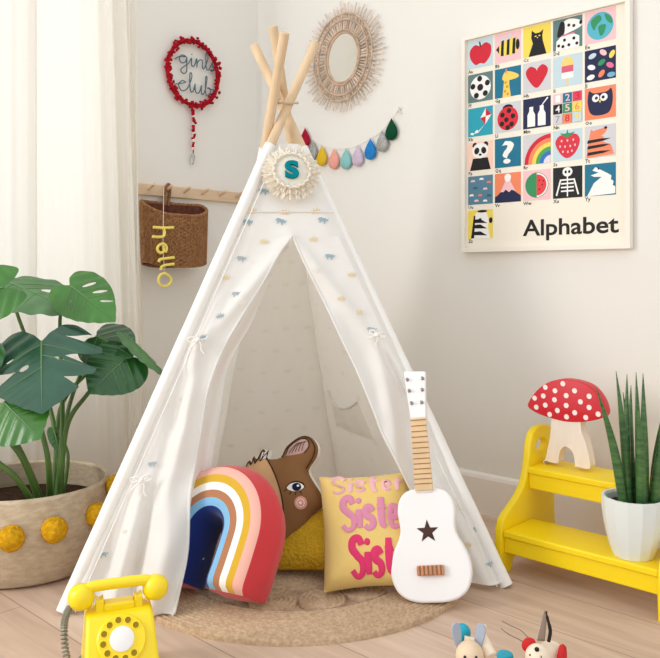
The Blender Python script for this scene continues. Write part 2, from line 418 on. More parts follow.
t = Tile(0,1,PK); t.E(.33,.87-.1,.1,.12,GRY,20).E(.58,.85,.1,.1,GRY,-20); t.S([(.06,.48),(.2,.3),(.55,.2),(.85,.3),(.9,.55),(.8,.75),(.5,.75),(.2,.62)],YL)
for x_ in (.28,.5,.72): t.P([(x_-.05,.24),(x_+.06,.22),(x_+.08,.76),(x_-.02,.74)],K)
t.P([(.05,.48),(.17,.33),(.17,.6)],K); t.E(.88,.52,.07,.18,K).done('tile with a striped bee')
t = Tile(0,2,YL); t.P([(.2,0),(.85,0),(.72,.45),(.7,.62),(.74,.82),(.62,.74),(.45,.74),(.32,.86),(.3,.6),(.36,.42)],K); t.E(.46,.64,.04,.02,YL).E(.6,.64,.04,.02,YL)
t.P([(.5,.6),(.56,.6),(.53,.55)],PK).done('tile with a black cat')
t = Tile(0,3,DG); t.P([(.1,0),(.9,0),(.9,.35),(.72,.45),(.3,.45),(.12,.3)],WH); t.S([(.3,.5),(.34,.85),(.6,.95),(.95,.82),(.98,.66),(.7,.55)],WH); t.S([(.15,.45),(.38,.5),(.4,.85),(.25,.88)],K); t.P([(.3,.42),(.74,.46),(.74,.5),(.3,.47)],(220,120,140)); t.E(.95,.76,.05,.07,K)
for p in ((.2,.15),(.4,.3),(.55,.12),(.72,.3),(.82,.12),(.55,.75),(.72,.7),(.35,.1)): t.E(p[0],p[1],.05,.05,K)
t.done('tile with a spotted dog')
t = Tile(0,4,PK); t.E(.5,.5,.43,.43,(86,176,196)); t.S([(.2,.7),(.45,.85),(.55,.7),(.4,.55),(.3,.4)],GRN).S([(.45,.5),(.68,.5),(.62,.25),(.5,.2)],GRN).S([(.65,.85),(.85,.7),(.88,.5),(.72,.62)],GRN).done('tile with a globe')
t = Tile(1,0,DG); t.E(.5,.5,.42,.42,WH)
for a in range(5): t.E(.5+.31*math.cos(a*1.257+.4),.5+.31*math.sin(a*1.257+.4),.1,.1,K)
t.E(.5,.5,.12,.12,K).done('tile with a football')
t = Tile(1,1,TEAL); t.P([(.3,0),(.62,0),(.56,.4),(.56,.6),(.36,.6)],(242,206,96)); t.S([(.3,.6),(.38,.85),(.6,.85),(.9,.7),(.88,.6),(.6,.56)],(242,206,96)); t.P([(.42,.8),(.46,.8),(.47,.96),(.42,.96)],OR)
for p in ((.4,.2),(.5,.1),(.48,.35),(.42,.5)): t.E(p[0],p[1],.045,.045,(206,150,60))
t.done('tile with a giraffe')
t = Tile(1,2,GRY); t.S([(.5,.12),(.8,.42),(.9,.7),(.72,.87),(.55,.78),(.5,.7),(.45,.78),(.26,.86),(.1,.7),(.2,.42)],RED).done('tile with a red heart')
t = Tile(1,3,PB); t.P([(.46,.04),(.54,.04),(.54,.25),(.46,.25)],(232,200,150)); t.P([(.3,.25),(.7,.25),(.7,.45),(.3,.45)],WH); t.P([(.3,.45),(.7,.45),(.7,.66),(.3,.66)],(216,92,120)); t.P([(.3,.66),(.7,.66),(.7,.8),(.62,.92),(.5,.95),(.38,.92),(.3,.8)],(246,208,120)).done('tile with an ice lolly')
t = Tile(1,4,NV)
for i, p in enumerate(((.25,.8,20),(.6,.85,-40),(.88,.75,60),(.22,.45,-20),(.55,.55,30),(.82,.42,-30),(.2,.14,10),(.55,.2,50),(.86,.12,0))): t.E(p[0],p[1],.13,.08,[PB,PK,YL,WH,GRN,(224,110,150),WH,OR,(120,170,200)][i],p[2])
t.done('tile with scattered jelly beans')
t = Tile(2,0,TQ); t.P([(.5,.62),(.72,.95),(.95,.7),(.7,.38)],WH).P([(.72,.95),(.95,.7),(.72,.66)],RED).P([(.5,.62),(.72,.66),(.7,.38)],RED); t.P([(.7,.4),(.4,.15),(.1,.1),(.1,.07),(.42,.12)],WH).E(.35,.17,.07,.04,WH,30).E(.18,.1,.07,.04,WH,-20).done('tile with a kite')
t = Tile(2,1,GRY); t.E(.5,.82,.2,.12,K).E(.5,.46,.4,.4,(214,40,56))
for p in ((.3,.6),(.55,.72),(.7,.52),(.45,.42),(.28,.3),(.65,.25),(.5,.15)): t.E(p[0],p[1],.085,.085,K)
t.done('tile with a ladybird')
t = Tile(2,2,NV)
for x_ in (.3,.68): t.P([(x_-.14,.06),(x_+.14,.06),(x_+.14,.45),(x_+.07,.58),(x_+.07,.72),(x_-.07,.72),(x_-.07,.58),(x_-.14,.45)],WH)
t.P([(.66,.72),(.7,.72),(.92,.94),(.88,.97)],WH).done('tile with two milk bottles')
t = Tile(2,3,GRY); cc = [PK,TEAL,(224,60,90),K,GRN,YL,GRY,OR,PB]; tc_ = [WH,PK,RED,WH,PK,OR,(150,150,156),RED,YL]
for i in range(9):
    x_, y_ = (i % 3)/3, 1-(i//3+1)/3; t.P([(x_+.01,y_+.01),(x_+.32,y_+.01),(x_+.32,y_+.32),(x_+.01,y_+.32)],cc[i]); t.X(str(i+1), x_+.09, x_+.25, y_+.06, y_+.28, tc_[i], 0.008)
t.done('tile with the numbers one to nine')
t = Tile(2,4,OR); t.S([(.14,.9),(.3,.82),(.7,.82),(.86,.9),(.9,.5),(.75,.15),(.25,.15),(.1,.5)],NV); t.E(.36,.66,.12,.12,WH).E(.62,.66,.12,.12,WH).E(.38,.66,.05,.05,NV).E(.6,.66,.05,.05,NV); t.P([(.46,.58),(.54,.58),(.5,.48)],YL).done('tile with a dark blue owl')
t = Tile(3,0,PEACH); t.P([(.08,0),(.92,0),(.8,.42),(.2,.42)],K); t.E(.28,.88,.1,.1,K).E(.72,.88,.1,.1,K).E(.5,.68,.33,.27,WH).E(.36,.68,.1,.12,K,-20).E(.64,.68,.1,.12,K,20).E(.5,.54,.06,.04,K).done('tile with a panda')
t = Tile(3,1,TEAL); t.X('?', .28, .74, .12, .9, WH, 0.02).done('tile with a white question mark')
t = Tile(3,2,GRY)
for i, c_ in enumerate([RED,OR,YL,(70,160,90),(50,110,190),(222,220,226)]):
    r_ = .95-.14*i; t.P([(1,0)]+[(1-r_*math.cos(a),r_*math.sin(a)) for a in [PI/2*j/14 for j in range(15)]],c_)
t.done('tile with a rainbow')
t = Tile(3,3,PB); t.S([(.5,.85),(.8,.82),(.92,.6),(.78,.25),(.5,.08),(.25,.25),(.08,.6),(.22,.82)],(214,48,66)); t.S([(.5,.75),(.75,.9),(.55,.88),(.5,1.0),(.44,.88),(.25,.9)],GRN)
for p in ((.3,.65),(.5,.65),(.7,.65),(.25,.48),(.42,.46),(.6,.46),(.76,.48),(.35,.3),(.52,.28),(.66,.3)): t.E(p[0],p[1],.03,.04,PK)
t.done('tile with a strawberry')
t = Tile(3,4,GRY); t.P([(.05,0),(.95,.06),(.85,.35),(.55,.5),(.62,.62),(.4,.75),(.2,.9),(.12,.5)],OR); t.S([(.2,.8),(.6,.9),(.72,.86),(.6,.7),(.3,.62)],OR)
for y_ in (.08,.28,.46): t.P([(.08,y_),(.6,y_+.04),(.85,y_+.1),(.55,y_+.12),(.1,y_+.1)],K)
t.E(.68,.9,.05,.04,K).done('tile with a tiger')
t = Tile(4,0,(84,128,150))
for i, p in enumerate(((.2,.8),(.55,.85),(.85,.72),(.3,.55),(.7,.5),(.15,.3),(.5,.28),(.85,.25),(.35,.1),(.7,.08))): t.P([(p[0]-.1,p[1]),(p[0]+.1,p[1]),(p[0]+.06,p[1]+.07),(p[0]-.06,p[1]+.07)],[PK,WH,OR,(50,90,120)][i % 4])
t.done('blue tile with small umbrellas')
t = Tile(4,1,OR); t.P([(0,0),(1,0),(1,.2),(.85,.3),(.7,.42),(.3,.42),(.1,.25),(0,.2)],NV); t.P([(.22,.36),(.42,.75),(.58,.75),(.8,.36),(.65,.42),(.55,.34),(.42,.44),(.34,.36)],PK); t.S([(.42,.72),(.38,.9),(.5,.97),(.62,.9),(.58,.72)],WH).done('tile with a volcano')
t = Tile(4,2,PK); t.E(.5,.5,.42,.42,GRN); t.P([(.5+.4*math.sin(a),.5-.4*math.cos(a)) for a in [PI*j/16 for j in range(17)]],WH); t.P([(.5+.35*math.sin(a),.5-.35*math.cos(a)) for a in [PI*j/16 for j in range(17)]],(224,64,70))
for p in ((.6,.65),(.7,.5),(.6,.35),(.74,.62)): t.E(p[0],p[1],.02,.03,K)
t.done('tile with a watermelon')
t = Tile(4,3,K); t.E(.5,.84,.17,.15,WH).E(.44,.84,.04,.05,K).E(.56,.84,.04,.05,K); t.P([(.48,.05),(.52,.05),(.52,.7),(.48,.7)],WH)
for i in range(4): t.P([(.28,.2+.12*i),(.72,.2+.12*i),(.72,.25+.12*i),(.28,.25+.12*i)],WH)
t.P([(.1,.1),(.15,.08),(.3,.6),(.25,.62)],WH).P([(.9,.1),(.85,.08),(.7,.6),(.75,.62)],WH).done('tile with a skeleton')
t = Tile(4,4,TEAL); t.P([(.08,0),(.98,.04),(.98,.25),(.9,.3),(.93,.42),(.84,.48),(.86,.6),(.7,.7),(.35,.9),(.25,.8),(.45,.72),(.2,.65),(.3,.6),(.55,.58),(.3,.4)],WH).E(.45,.84,.03,.03,K).done('tile with a white yeti')
t = Tile(5,0,YL); t.P([(.12,0),(.9,0),(.8,.4),(.85,.6),(.75,.9),(.4,.95),(.25,.8)],WH); t.P([(.12,0),(.25,.02),(.3,.8),(.24,.82)],K)
for y_ in (.12,.36,.55): t.P([(.24,y_),(.78,y_-.02),(.5,y_+.13),(.26,y_+.12)],K)
t.E(.92,.62,.07,.1,K).E(.58,.95,.2,.045,K).E(.5,.68,.05,.03,K).done('tile with a zebra')
ABC = 'ABCDEFGHIJKLMNOPQRSTUVWXYZ'; slots = [(i//5, i % 5) for i in range(25)]+[(5, 0)]
for ch, (r_, c_) in zip(ABC, slots):
    v, f = text_mesh(ch+ch.lower(), 0.016, bold=0.0003, res=1)
    lb = MB().add([(v_.x+TX0+TPI*c_+0.001, v_.y+(1.5715-0.1132*r_-0.0945)-0.866-0.0135, 0.0105) for v_ in v], f, ink(black), PM)
    lb.build('letter_caption', [], paper_o, smooth=False, weld=False, recalc=False)

# ================================================================ RATTAN MIRROR
m_rat = mat('rattan', (232, 214, 198), 0.6, 0.25, var=0.3, vscale=30)
m_rat2 = mat('rattan_brown', (212, 182, 156), 0.6, 0.25, var=0.35, vscale=40)
m_mir = mat('mirror_silver', (250, 248, 242), 0.03, 0.5, 1.0)
mc = RW(345.5, 58.5); MM = frame(Vector((mc.x, -0.003, mc.z)), (1, 0, 0), (0, 0, 1)); GX, GY = 0.078, 0.093
mi = thing('sunburst_mirror', 'round sunburst rattan mirror with radiating canes on the right wall', 'mirror', (mc.x, -0.003, mc.z))
def ell(r, z, k=1.0, n=64): # rings keep the gap to the glass edge
    return [(MM @ Vector(((GX+r)*math.cos(2*PI*i/n), (GY+r)*math.sin(2*PI*i/n), z))) for i in range(n)]
g = MB().disc((0, 0), GX, 0.012, M=MM, n=64, ry=GY); g.build('mirror_glass', m_mir, mi, recalc=False)
MB().disc((0, 0), GX+0.004, 0.006, M=MM, n=64, ry=GY+0.004).build('backing', m_rat2, mi, recalc=False)
MB().tube(ell(0.003, 0.013), 0.0045, 8, closed=True).build('inner_ring', m_rat2, mi)
for rr, nm in ((0.012, 0.0035), (0.052, 0.004), (0.074, 0.004)): MB().tube(ell(rr, 0.017), nm, 8, closed=True).build('cane_ring', m_rat2, mi)
nr = 62
for i in range(nr):
    a_ = 2*PI*(i+0.5*random.uniform(-.3, .3))/nr; c_, s_ = math.cos(a_), math.sin(a_)
    L0, L1 = 0.004, 0.122+random.uniform(-0.010, 0.008)-(0.012 if i % 2 else 0)
    RE = 0.214+random.uniform(-.009, .006)-(.012 if i % 2 else 0); q = MM @ Vector(((GX+L0)*c_, (GY+L0)*s_, 0.011)); e = MM @ Vector((RE*c_, RE*s_, 0.012))
    MB().tube([q, e], [0.0040, 0.0030], 6).build('cane_ray', m_rat, mi)
wv = MB()
for r0, r1, n_, zz in ((0.006, 0.05, 40, 0.0155), (0.053, 0.075, 46, 0.0165)):
    for i in range(n_):
        a_ = 2*PI*i/n_; b_ = a_+(0.04 if r0 < .05 else 0.07)
        wv.tube([MM @ Vector(((GX+r0)*math.cos(a_), (GY+r0)*math.sin(a_), zz)), MM @ Vector(((GX+r1)*math.cos(b_), (GY+r1)*math.sin(b_), zz))], 0.0022, 5)
o = wv.build('woven_band', m_rat2, mi, weld=False); o['kind'] = 'stuff'
MB().tube([MM @ Vector((0.012*math.cos(2*PI*i/20), GY+0.082+0.014*math.sin(2*PI*i/20), 0.014)) for i in range(20)], 0.003, 6, closed=True).build('hanging_loop', m_rat, mi)

# ================================================================ FELT RAINDROP GARLAND
gl = thing('raindrop_garland', 'string of coloured felt raindrops pinned on the right wall', 'garland', RW(345, 150, 0.01))
drops = [(305,138,(164,28,52)),(312.3,150.5,(176,174,168)),(321.7,156,(222,182,48)),(333.8,159,(236,164,150)),(345.8,159,(140,196,194)),(357.6,156,(206,186,206)),(370.2,149.3,(44,128,198)),(382.2,141.2,(184,184,180)),(391.4,129.5,(18,72,48))]
cord = [RW(299, 126, 0.006)]
m_cord = mat('white_cotton_cord', (232, 228, 218), 0.9, 0.1)
for px, py, c_ in drops:
    o_ = RW(px, py, 0.013); cord.append(RW(px, py-10.5, 0.006))
    prof = []
    for i in range(19):
        t_ = i/18; z_ = -0.040+0.082*t_
        r_ = 0.0275*math.sin(PI*min(1, t_*1.0)**0.62)**0.95*(1.0 if t_ < .5 else (1-((t_-.5)/.5)**2*0.25)) if 0 < t_ < 1 else 0.0004
        prof.append((max(r_, 0.0004), z_))
    silver = c_ in ((176,174,168),(184,184,180))
    m_ = mat('felt_%02x%02x%02x' % c_, c_, 0.35 if silver else 0.95, 0.5 if silver else 0.1, 0.0, var=0.6 if silver else 0.12, vscale=260 if silver else 60, bump=0.3, bscale=220)
    d = MB().lathe(prof, 24, M=T(o_.x, -0.013, o_.z) @ Matrix.Diagonal((1, 0.4, 1, 1)))
    nm = {(164,28,52):'dark red',(176,174,168):'silver glitter',(222,182,48):'mustard',(236,164,150):'pink',(140,196,194):'pale teal',(206,186,206):'lilac',(44,128,198):'blue',(184,184,180):'silver glitter',(18,72,48):'dark green'}[c_]
    lab(d.build('felt_drop', m_, gl), nm+' felt drop')
cord.append(RW(398, 110, 0.006))
MB().tube(catmull(cord, 5), 0.0012, 5).build('cord', m_cord, gl)
kn = RW(398.5, 110, 0.006); k_ = MB().tube([kn+Vector((-0.010, 0, -0.006)), kn, kn+Vector((0.006, -0.004, 0.012)), kn+Vector((0.014, -0.003, 0.004)), kn, kn+Vector((0.012, 0, -0.014))], 0.003, 6)
k_.build('tie_knot', m_cord, gl)

# ================================================================ PEG RAIL, HOOP SIGN, HANGING BASKET, HELLO SIGN (left wall, frame x = along +Y, y = up)
m_beech = mat('pale_beech', (224, 196, 164), 0.55, 0.3, var=0.12, vscale=6, stretch=(8, 1, 8))
pr0 = LW(139, 191); pr1 = LW(249, 199)
zr = 1.113
pl = thing('peg_rail', 'long pale wooden peg rail on the left wall behind the tent', 'peg rail', (0.002, (pr0.y+pr1.y)/2, zr))
MB().box((0.011, (-0.70+pr1.y)/2, zr), (0.020, pr1.y+0.70, 0.044)).build('rail', m_beech, pl, bevel=0.004)
for px in (145, 163, 181, 199, 216.5, 233):
    q = LW(px, 195); MB().tube([(0.019, q.y, zr+0.002), (0.05, q.y, zr+0.014), (0.062, q.y, zr+0.018)], [0.0065, 0.0065, 0.006], 10).build('peg', m_beech, pl, bevel=0.0015)
hc = LW(191, 74); HM = frame(Vector((0.004, hc.y, hc.z)), (0, 1, 0), (0, 0, 1))
m_redy = mat('red_yarn', (190, 22, 40), 0.9, 0.15, var=0.45, vscale=70, bump=0.6, bscale=180)
m_wire = mat('steel_blue_wire', (74, 98, 112), 0.4, 0.4, 0.3)
hp = thing('hoop_sign', 'red wrapped hoop with wire words girls club on the left wall', 'wall hanging', (0.004, hc.y, hc.z))
HR = 0.123
ring = MB(); hoop_pts = [HM @ Vector((HR*math.cos(a), HR*math.sin(a)*1.04, 0.012)) for a in [2*PI*i/72 for i in range(72)]]
ring.tube(hoop_pts, [0.0065+0.003*random.random() for _ in range(72)], 8, closed=True); ring.build('hoop', m_redy, hp)
fz = MB()
for i in range(200):
    a = random.random()*2*PI; q = Vector((HR*math.cos(a)+random.uniform(-.013, .013), HR*1.04*math.sin(a)+random.uniform(-.013, .013), 0.012+random.uniform(-.004, .013)))
    d = Vector((random.uniform(-1, 1), random.uniform(-1, 1), random.uniform(-.3, 1))).normalized()*0.0085
    fz.ball(HM @ q, (.0045+.003*random.random(), .0045+.003*random.random(), .0045+.003*random.random()), n=7, k=5)
o = fz.build('yarn_knots', m_redy, hp, weld=False); o['kind'] = 'stuff'
def strokes(mb, sets, w0, w1, y0, y1, r, M, n=6):
    xs = [p[0] for s_ in sets for p in s_]; ys = [p[1] for s_ in sets for p in s_]
    kx = (w1-w0)/(max(xs)-min(xs)); ky = (y1-y0)/(max(ys)-min(ys))
    for s_ in sets: mb.tube([M @ p for p in catmull([(w0+(p[0]-min(xs))*kx, y0+(p[1]-min(ys))*ky, 0.012) for p in s_], n)], r, 6)
girls = [[(-.25,.45),(.2,.85),(.9,1.0),(.5,1.1),(.2,.65),(.45,.2),(.9,.5),(1.0,1.0),(1.0,.2),(.98,-.6),(.65,-.95),(.35,-.6),(.75,-.1),(1.2,.35),(1.5,1.0),(1.5,.3),(1.68,.1),(1.9,.4),(2.05,1.05),(2.1,.85),(2.1,.1),(2.15,.6),(2.45,1.05),(2.7,.95),(2.7,.3),(2.85,.1),(3.05,.5),(3.3,1.3),(3.28,1.95),(3.12,1.9),(3.1,1.0),(3.15,.25),(3.35,.1),(3.6,.5),(3.82,1.05),(3.85,.7),(4.0,.3),(3.8,.05),(3.6,.15),(4.1,.25),(4.4,.5)],[(1.52,1.4),(1.58,1.48)]]
club = [[(-.3,.55),(.2,.7),(.85,.95),(.5,1.05),(.15,.6),(.4,.1),(.85,.2),(1.2,.7),(1.5,1.6),(1.42,2.0),(1.3,1.8),(1.3,.6),(1.45,.1),(1.7,.4),(1.85,1.0),(1.85,.4),(2.05,.1),(2.35,.4),(2.5,1.0),(2.5,.3),(2.65,.1),(2.9,.6),(3.1,1.7),(3.05,2.0),(2.95,1.7),(2.95,.3),(3.2,.08),(3.5,.4),(3.4,.85),(3.15,.85),(3.5,.8),(4.1,.75)]]
ws = MB(); strokes(ws, girls, -0.088, 0.120, -0.010, 0.092, 0.0022, HM); ws.build('wire_word', m_wire, hp, weld=False)['label'] = 'wire word girls'
ws = MB(); strokes(ws, club, -0.092, 0.114, -0.078, 0.0, 0.0022, HM); ws.build('wire_word', m_wire, hp, weld=False)['label'] = 'wire word club'
tb = LW(193, 157, 0.016); tt = HM @ Vector((0.003, -HR*1.04, 0.012)); tl = MB(); tw = MB()
tl.tube([tt, tt.lerp(tb, .5)+Vector((0, .004, 0)), tb], 0.0028, 6)
for i in range(22):
    f_ = (i+.5)/22; q = tt.lerp(tb, f_*.86)+Vector((random.uniform(0, .006), random.uniform(-.009, .009), 0)); (tw if i % 4 == 1 else tl).ball(q, 0.0065*random.uniform(.7, 1.15), n=8, k=6)
tl.build('tail_cord', m_redy, hp, weld=False)['kind'] = 'stuff'; tw.build('white_beads', m_cord, hp, weld=False)['kind'] = 'stuff'
m_silver = mat('silver_tinsel', (196, 192, 186), 0.35, 0.5, 0.6, var=0.4, vscale=200)
MB().tube([tb+Vector((0, .001, .014)), tb, tb+Vector((0, -.003, -.014)), tb+Vector((0, -.004, -.03))], [.004, .009, .008, .005], 8).build('tassel', m_silver, hp)
# wicker basket: flat-backed, hung by a loop so that the rim tips forward
m_wick = mat('seagrass_brown', (168, 122, 82), 0.8, 0.15, c2=(128, 88, 58), vscale=140, bump=0.5, bscale=200, stretch=(1, 1, .35))
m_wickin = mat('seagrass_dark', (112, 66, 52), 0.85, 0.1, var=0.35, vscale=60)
bq = LW(163, 186); by = (LW(142, 210, .06).y+LW(204, 210, .06).y)/2; bw = (LW(205, 230, .06).y-LW(141, 230, .06).y)/2*0.98; bz0 = LW(163, 268).z; bz1 = LW(163, 203).z
bk = thing('wicker_basket', 'brown seagrass basket hanging by its loop from the peg rail', 'basket', (0.012, by, bz0))
BD = 0.105
def bsec(a, f_, off=0.0):    # a 0..1 around, D-shaped
    an = 2*PI*a; e_ = 0.75; c_, s_ = math.cos(an), math.sin(an)
    y_ = (bw-off)*(abs(c_)**e_)*(1 if c_ > 0 else -1)*(0.95+0.05*f_); x_ = (BD/2-off)*(abs(s_)**e_)*(1 if s_ > 0 else -1)
    return x_, y_
def rimz(x_): return bz1-bz0 - 0.055*(x_+BD/2)/BD
def bpt(a, f_, off=0.0):
    x_, y_ = bsec(a, f_, off); return (0.012+BD/2+x_+0.0, by+y_, bz0+0.02*abs(y_/bw)**3+f_*rimz(x_)*(1-0.02*abs(y_/bw)))
def wfn(u, v):
    w = 0.0048*math.sin(2*PI*46*u)*(1 if int(v*26) % 2 else -1)*abs(math.sin(PI*26*v))
    p = Vector(bpt(u, v)); x_, y_ = bsec(u, v); d = Vector((x_/(BD*BD), y_/(bw*bw), 0)).normalized(); return p+d*w
b_ = MB(); b_.grid(wfn, 230, 78, wrap=True); b_.build('basket_body', m_wick, bk, weld=False, recalc=False, angle=80)
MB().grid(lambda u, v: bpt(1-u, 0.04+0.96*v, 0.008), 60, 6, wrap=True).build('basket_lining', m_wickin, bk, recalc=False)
MB().flat([(bpt(i/48, 0)[0], bpt(i/48, 0)[1]) for i in range(48)], bz0+0.012).build('basket_base', m_wick, bk)
rm = [Vector(bpt(i/72, 1, 0.003)) for i in range(72)]
MB().tube(rm, [0.006+0.0012*(i % 2) for i in range(72)], 8, closed=True).build('rim', m_wick, bk)
hd = [(0.018, bq.y-0.004, bz0+rimz(-BD/2)-0.01), (0.026, bq.y-0.009, zr-0.008), (0.034, bq.y-0.004, zr+0.021), (0.034, bq.y+0.006, zr+0.021), (0.026, bq.y+0.012, zr-0.008), (0.018, bq.y+0.010, bz0+rimz(-BD/2)-0.01)]
MB().tube(catmull(hd, 8), [0.006+0.001*(i % 2) for i in range(41)], 8).build('handle_loop', m_wick, bk)
m_yrope = mat('pale_yellow_rope', (248, 228, 120), 0.8, 0.15, bump=0.3, bscale=250)
hx = 0.012+BD+0.014; HL = frame(LW(163, 250, hx), (0, 1, 0), (0, 0, 1))
hs = thing('hello_sign', 'pale yellow rope word hello hanging downward in front of the wicker basket', 'sign', LW(163, 286, hx))
def hp2(px, py): return onplane(HL, px, py)
def rope(sets, r=0.0052, closed=False):
    for s_ in sets:
        P_ = [HL @ Vector(hp2(*p)+(0.0,)) for p in s_]
        MB().tube(catmull(P_, 8, closed), r, 8, closed=closed).build('letter', m_yrope, hs)
# letters read down the string, each turned a quarter clockwise
rope([[(173.5,227.5),(163,227.8),(153.5,227.2)]]); rope([[(163,228),(164.6,232),(163.4,236.2),(158,237),(152.5,236.5)]])
rope([[(163.2,245.5),(163.4,251.5),(159.5,252.6),(157.3,248.5),(160,244.6),(164.5,244.2),(166.6,248.2),(165.2,252.4)]])
rope([[(174,257.5),(166,258.4),(160,259.5),(158.8,262)]]); rope([[(174,264),(166,265),(161.5,267),(161,270)]])
rope([[(164.8,273.6),(170.2,277),(171,281.5),(167.2,285.8),(162,286),(158.8,282),(159,277),(161.6,274.2)]], closed=True)
st_ = LW(163, 187.5, 0.05); MB().tube([st_+Vector((0.004, 0, 0)), HL @ Vector(hp2(163.4, 214)+(0,)), HL @ Vector(hp2(163.6, 250)+(-0.004,)), HL @ Vector(hp2(164.8, 274)+(0,))], 0.0012, 5).build('string', m_cord, hs)
# ================================================================ PLAY TENT
m_pole = mat('pine_pole', (228, 199, 162), 0.55, 0.3, var=0.14, vscale=5, stretch=(6, 6, 1))
m_canvas = mat('white_cotton_canvas', (241, 238, 234), 0.9, 0.05, bump=0.25, bscale=35, trans=0.24)
m_bright = mat('brightened_cotton_canvas', (248, 246, 241), 0.9, 0.05, bump=0.25, bscale=35, trans=0.6)  # lighter, more translucent copy of the canvas, made to brighten the tent interior
m_bind = mat('white_cotton_binding', (241, 238, 233), 0.9, 0.05, bump=0.2, bscale=60)
m_rope = mat('jute_rope', (206, 186, 156), 0.9, 0.1, bump=0.4, bscale=200)
fD, fA, fB, fC = GR(62, 614), GR(507, 587), GR(346, 495), GR(205, 495)
pD, pA, pB, pC = PX(289, 103, 2.26), PX(281, 103, 2.31), PX(285, 103, 2.36), PX(272.5, 103, 2.21)
def pole_at(f, p, h): return f+(p-f)*(h/p.z)
POLES = [(fD, pD, 37), (fA, pA, 40), (fB, pB, 31), (fC, pC, 43)]
ctr = (fD+fA+fB+fC)/4
tent = thing('play_tent', 'white canvas play tent on four wooden poles, printed with tiny motifs', 'play tent', (ctr.x, ctr.y, 0))
def toph(p, py):   # height where the pole passes image row py
    return p.z + (103-py)/F*2.27
for f_, p_, py in POLES:
    hT = toph(p_, py); MB().tube([pole_at(f_, p_, 0.004), pole_at(f_, p_, hT)], 0.0138, 14).build('pole', m_pole, tent, bevel=0.003)
q0 = pole_at(fA, pA, pA.z+0.015)*0.5+pole_at(fD, pD, pA.z)*0.5
rp_ = MB()
for k in range(1):
    rr = 0.038-0.002*k; rp_.tube([q0+RT*(rr*math.cos(a))+FW*(0.055*math.sin(a))+UP*(0.009*k-0.012+0.012*math.sin(a+k)) for a in [2*PI*i/24 for i in range(24)]], 0.0042, 6, closed=True)
kq = q0-FW*0.058+RT*(-0.03); rp_.tube([kq+RT*-.012+UP*-.02, kq, kq+RT*.016+UP*.012, kq+RT*.02+UP*-.012, kq+RT*-.004+UP*-.028], 0.0045, 6)
rp_.build('lashing_rope', m_rope, tent, weld=False)
HTOP = 1.15
FPM = frame(fD, fA-fD, (pole_at(fD, pD, HTOP)+pole_at(fA, pA, HTOP))/2-fD)    # front plane, z towards the room
def fp(px, py, dz=0.0):
    x, y = onplane(FPM, px, py); return FPM @ Vector((x, y, dz))
def sg(px, py, a, b, w):       # soft ridge about a segment
    ax, ay = a; bx, by = b; dx, dy = bx-ax, by-ay; t = max(0, min(1, ((px-ax)*dx+(py-ay)*dy)/(dx*dx+dy*dy)))
    d = math.hypot(px-ax-dx*t, py-ay-dy*t); return math.exp(-(d/w)**2)*(0.35+0.65*math.sin(PI*min(1, max(0, t*0.9+0.1))))
def disp(px, py):
    z = 0.010
    if px < 293:
        z += 0.016*sg(px, py, (292, 240), (204, 344), 7)
        z += 0.022*sg(px, py, (197, 345), (178, 470), 8) + 0.03*sg(px, py, (176, 440), (150, 617), 13)
        z -= 0.02*sg(px, py, (186, 380), (128, 600), 7)
        z += 0.016*sg(px, py, (143, 482), (112, 615), 7) - 0.016*sg(px, py, (150, 500), (128, 612), 5)
        z += 0.010*sg(px, py, (222, 300), (200, 344), 6)
        z += 0.012*math.sin((px+0.35*py)*0.16)*max(0, min(1, (py-430)/120)) + 0.068*max(0, min(1, (py-470)/110))*max(0, min(1, (px-110)/60))
    else:
        z += 0.014*sg(px, py, (296, 246), (368, 336), 7)
        z += 0.02*sg(px, py, (375, 342), (400, 480), 8) - 0.014*sg(px, py, (377, 344), (414, 412), 4)
        z += 0.016*sg(px, py, (332, 320), (396, 470), 8)
        z += 0.012*math.sin((px-0.5*py)*0.17)*max(0, min(1, (py-420)/120))
    z += 0.003*noise.noise(Vector((px*0.05, py*0.05, 3)))
    return z
def poly_x(poly, y):
    for (x0, y0), (x1, y1) in zip(poly, poly[1:]):
        if y0 <= y <= y1: return x0+(x1-x0)*(y-y0)/(y1-y0)
    return poly[-1][0]
LIN = [(292,238),(279,255),(262,285),(240,320),(222,352),(208,390),(201,430),(195,464),(190,496),(188,550),(180,590),(174,617)]
RIN = [(292,238),(300,257),(310,277),(323,302),(338,336),(354,370),(370,408),(385,445),(415,500),(440,545),(468,589)]
def Lx(y): return 289+(62-289)*(y-103)/(614-103)
def Rx(y): return 281+(507-281)*(y-103)/(587-103)
LIN_s = [(p.x, p.y) for p in catmull([(a, b, 0) for a, b in LIN], 6)]; RIN_s = [(p.x, p.y) for p in catmull([(a, b, 0) for a, b in RIN], 6)]
def edge_fade(u): return min(1, u/0.12)
def lift(p):
    p.z = max(p.z, 0.0165); return p
def Lfn(u, v):
    y = 238+(617-238)*v; a = Lx(y); b = poly_x(LIN_s, y); px = a+(b-a)*u; return lift(fp(px, y, disp(px, y)*edge_fade(u)+0.004))
def Rfn(u, v):
    y = 238+(589-238)*v; a = poly_x(RIN_s, y); b = Rx(y); px = a+(b-a)*u; return lift(fp(px, y, disp(px, y)*edge_fade(1-u)+0.004))
def Hfn(u, v):
    y = 146+(239-146)*v; a = Lx(y); b = Rx(y); px = a+(b-a)*u; return fp(px, y, disp(px, y)*min(edge_fade(u), edge_fade(1-u))+0.004)
BLUE = mat('print_dusty_blue', (168, 190, 200), 0.9, 0.05, trans=.4); TAN = mat('print_sand', (232, 216, 182), 0.9, 0.05, trans=.4); GREY = mat('print_grey', (184, 192, 198), 0.9, 0.05, trans=.4); FAINT = mat('print_faint', (244, 242, 234), 0.9, 0.05, trans=.68)
